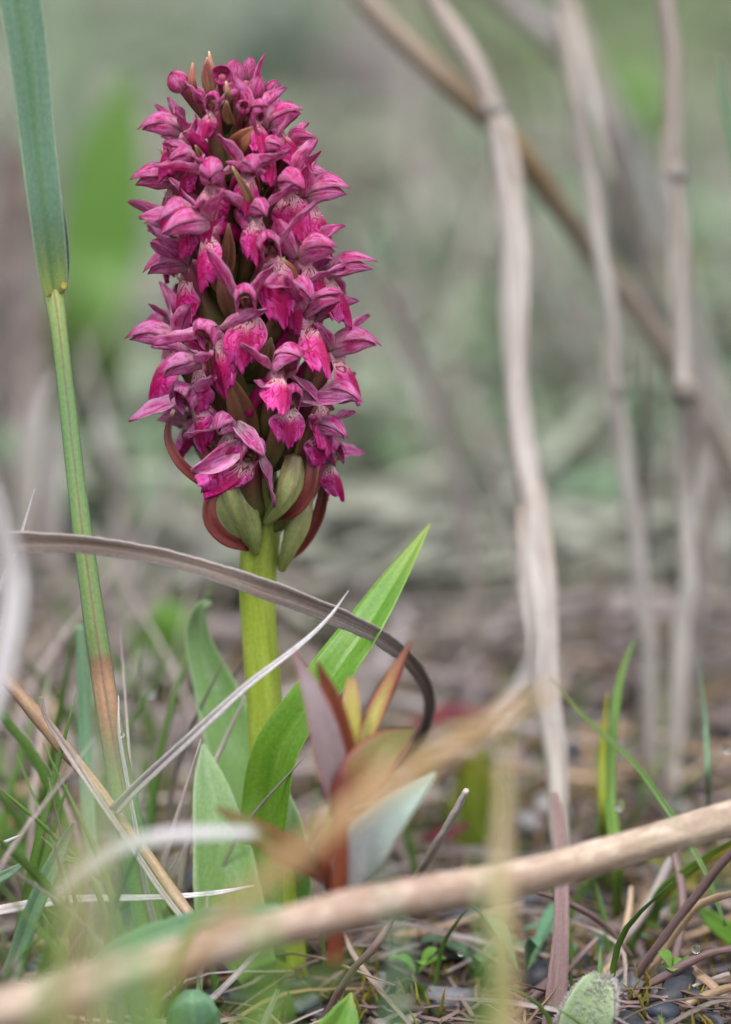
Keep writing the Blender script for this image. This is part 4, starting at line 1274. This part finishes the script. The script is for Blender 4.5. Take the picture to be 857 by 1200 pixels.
WARM = [(1, 1, 1), (.8, .7, .62), (1.05, 1.0, .95), (.6, .5, .45), (.9, .85, .88)]
MOSSY = [(.7, .72, .5), (.8, .85, .6), (.55, .6, .4), (.9, .9, .7)]
scatter_blades('dead_grass', 'tangled dead grass lying on the ground round the orchid', STRAW_GREY, 900, -5, 24, 2.2, .07, .22, WARM, 1.15, True, 9)
scatter_blades('dead_grass', 'pale tan dead grass lying on the ground round the orchid', STRAW_TAN, 420, -4, 26, 2.2, .08, .25, WARM, 1.15, True, 9)
scatter_blades('dead_grass', 'crumbled brown grass litter between the stones', PURPLESTRAW, 5200, -5, 14, .45, .05, .12, [(1, 1, 1), (.7, .65, .6), (1.3, 1.2, 1.1), (.5, .45, .4)], 1.0, True, 4)
scatter_blades('grass', 'short green grass sprouting round the orchid', GREEN, 420, -4, 26, 1.0, .07, .1, [(.8, .85, .7), (.7, .78, .6), (1.0, 1.05, .8)], 1.1, False, 8)
scatter_blades('grass', 'short olive moss stalks between the stones', YGREEN, 5200, -5, 16, .26, .035, .1, MOSSY, 1.05, False, 4)
scatter_blades('grass', 'fine green grass in the left part of the foreground', GREEN, 60, -9, 6, 2.6, .09, .1, [(.9, .95, .8), (.8, .85, .7), (1.05, 1.1, .9)], 1.0, False, 12, xr=(-3.6, -.9))
scatter_blades('dead_grass', 'fine upright dead grass in the left part of the foreground', STRAW_GREY, 60, -9, 8, 2.8, .06, .1, [(1.05, 1, 1), (.8, .76, .74), (1.15, 1.1, 1.1)], 1.0, False, 12, xr=(-3.8, -.8))
scatter_blades('dead_grass', 'tangled dead grass under the dry stems', STRAW_LILAC, 420, 8, 34, 5.0, .16, .8, [(1, .97, 1), (.7, .63, .66), (.85, .8, .78), (.5, .42, .42)], 1.0, True, 9)
scatter_blades('dead_grass', 'mass of dead grass on the far ground', STRAW_LILAC, 3000, 18, 190, 6.0, .34, 1.2, [(.9, .9, .9), (.75, .74, .72), (.6, .58, .54), (1, 1, .98)], 1.5, True, 6, drift=True)
scatter_blades('grass', 'mass of green and blue-green grass on the far ground', FARGREEN, 3000, 22, 190, 6.0, .5, 1.2, [(1, 1, 1), (.85, .9, .8), (1.15, 1.15, 1.15), (.6, .62, .5)], 1.5, True, 6, drift=True)
scatter_blades('dead_grass', 'dry upright grass on the middle ground', STRAW_LILAC, 200, 12, 60, 5.0, .16, .1, [(.9, .88, .88), (.6, .55, .55), (.8, .8, .75)], 1.3, False, 8)

# broad leaves farther back that read as patches of colour
def patch(label, px, py, d, n, L, wd, mat, tint, seed, spread=60, name='leafy_clump'):
    r = np.random.default_rng(seed)
    b0 = P(px, py, d)
    g = np.array([b0[0], b0[1], float(hills(b0[0], b0[1]))])
    e = empty(name, g)
    tag(e, label, 'plant')
    H = max(.5, b0[2] - g[2])
    sp = spread / PPC * (D + d) / D
    for i in range(n):
        m = M()
        tip = b0 + np.array([r.uniform(-1, 1) * sp, r.uniform(-1, 1) * sp, r.uniform(-.8, .8) * sp])
        tip[2] = max(tip[2], g[2] + .4)
        foot = g + np.array([r.uniform(-1, 1) * sp * .4, r.uniform(-1, 1) * sp * .4, 0])
        ribbon(m, [foot, foot * .5 + tip * .5 + np.array([0, 0, H * .1]), tip], [wd * .3, wd, wd * .9, wd * .1], hint=(r.uniform(-.5, .5), -1, r.uniform(0, .8)), fold=.15, nu=5, nv=10, th=.05, tint=tuple(np.array(tint) * r.uniform(.85, 1.15)))
        m.obj('leaf', mat, e, origin=g)
    return e


blade('broad_grass_leaf', 'broad out-of-focus bright green blade leaning behind the tall grass stem', 'grass',
      [gz(95, 560), P(100, 420, 26), P(118, 290, 26), P(130, 180, 26), P(152, 90, 26)], [1.0, 1.3, 1.35, 1.1, .2], GREEN, tint=(.80, .95, .6), th=.06)
blade('broad_grass_leaf', 'second fainter out-of-focus green blade beside the broad bright one', 'grass',
      [gz(150, 560), P(120, 400, 34), P(95, 200, 34), P(75, -20, 34)], [.6, .8, .8, .5], FARGREEN, tint=(.75, .85, .7), th=.06)
PT = [('blurred fresh green clump at the upper right between the stems', 738, 88, 70, 9, 6, 1.8, GREEN, (.9, 1.1, .7), 28),
      ('blurred yellow-green clump between the knotted and slender stems', 775, 312, 40, 9, 5, 1.2, YGREEN, (.8, 1.2, .6), 30),
      ('blurred green clump right of the flower spike', 495, 348, 60, 12, 6, 1.6, GREEN, (.85, 1.0, .8), 40),
      ('blurred blue-green clump above the lilac stem', 560, 190, 80, 16, 7, 2.2, FARGREEN, (.95, 1.05, 1.05), 80),
      ('blurred blue-green clump left of the lilac stem', 560, 460, 45, 14, 6, 1.5, FARGREEN, (.8, 1.0, .92), 50),
      ('blurred mint clump close right of the flower spike', 452, 470, 40, 14, 6, 1.4, FARGREEN, (.9, 1.08, 1.02), 45),
      ('blurred olive clump behind the left of the spike foot', 185, 610, 22, 14, 5, .9, YGREEN, (.7, .95, .6), 45),
      ('blurred bright green clump left of the pale orchid leaf', 195, 735, 14, 9, 4, .6, GREEN, (.9, 1.1, .6), 35),
      ('blurred blue-green clump high left of the spike', 330, 30, 95, 16, 7, 2.4, FARGREEN, (.9, .98, 1.0), 90),
      ('blurred grey-green clump behind the blade at the upper left', 20, 260, 60, 12, 6, 1.6, FARGREEN, (.9, .9, .8), 60),
      ('blurred green clump at the right edge beside the knotted stem', 850, 620, 30, 10, 5, 1.0, FARGREEN, (.9, 1.1, .8), 40),
      ('blurred green clump low behind the middle of the stick', 560, 900, 7, 10, 3, .45, YGREEN, (.55, .85, .5), 28),
      ('blurred olive clump behind the lilac stem', 570, 690, 26, 10, 4, .8, YGREEN, (.8, .9, .7), 36)]
PT += [('blurred pale beige tussock right of the spike under the green haze', 505, 290, 62, 12, 6, 2.2, STRAW_LILAC, (1.15, 1.1, 1.05), 40),
       ('blurred dark mauve tussock right of the middle of the spike', 452, 415, 50, 12, 6, 1.6, STRAW_LILAC, (.42, .36, .40), 42),
       ('blurred lilac-white tussock left of the lower spike', 175, 490, 34, 12, 6, 1.1, STRAW_LILAC, (1.15, 1.12, 1.18), 34),
       ('blurred dark grey tussock between slender and knotted stems', 750, 250, 46, 12, 6, 1.6, STRAW_LILAC, (.42, .40, .42), 44),
       ('blurred mauve tussock above the tip of the green orchid leaf', 560, 560, 30, 12, 6, 1.0, STRAW_LILAC, (.9, .84, .9), 40),
       ('blurred dark brown tussock low between lilac and slender stems', 680, 720, 24, 12, 6, .8, STRAW_LILAC, (.34, .28, .28), 34),
       ('blurred grey-mauve tussock at the top above the bent branch', 470, 60, 90, 12, 6, 3.0, STRAW_LILAC, (.75, .72, .76), 60),
       ('blurred purple-brown tussock left of the pale orchid leaf', 130, 640, 20, 12, 6, .8, STRAW_LILAC, (.5, .44, .44), 36)]
for i, (lab, px, py, d, n, L, wd, mt, tn, sp) in enumerate(PT):
    patch(lab, px, py, d, n, L, wd, mt, tn, 40 + i, sp)
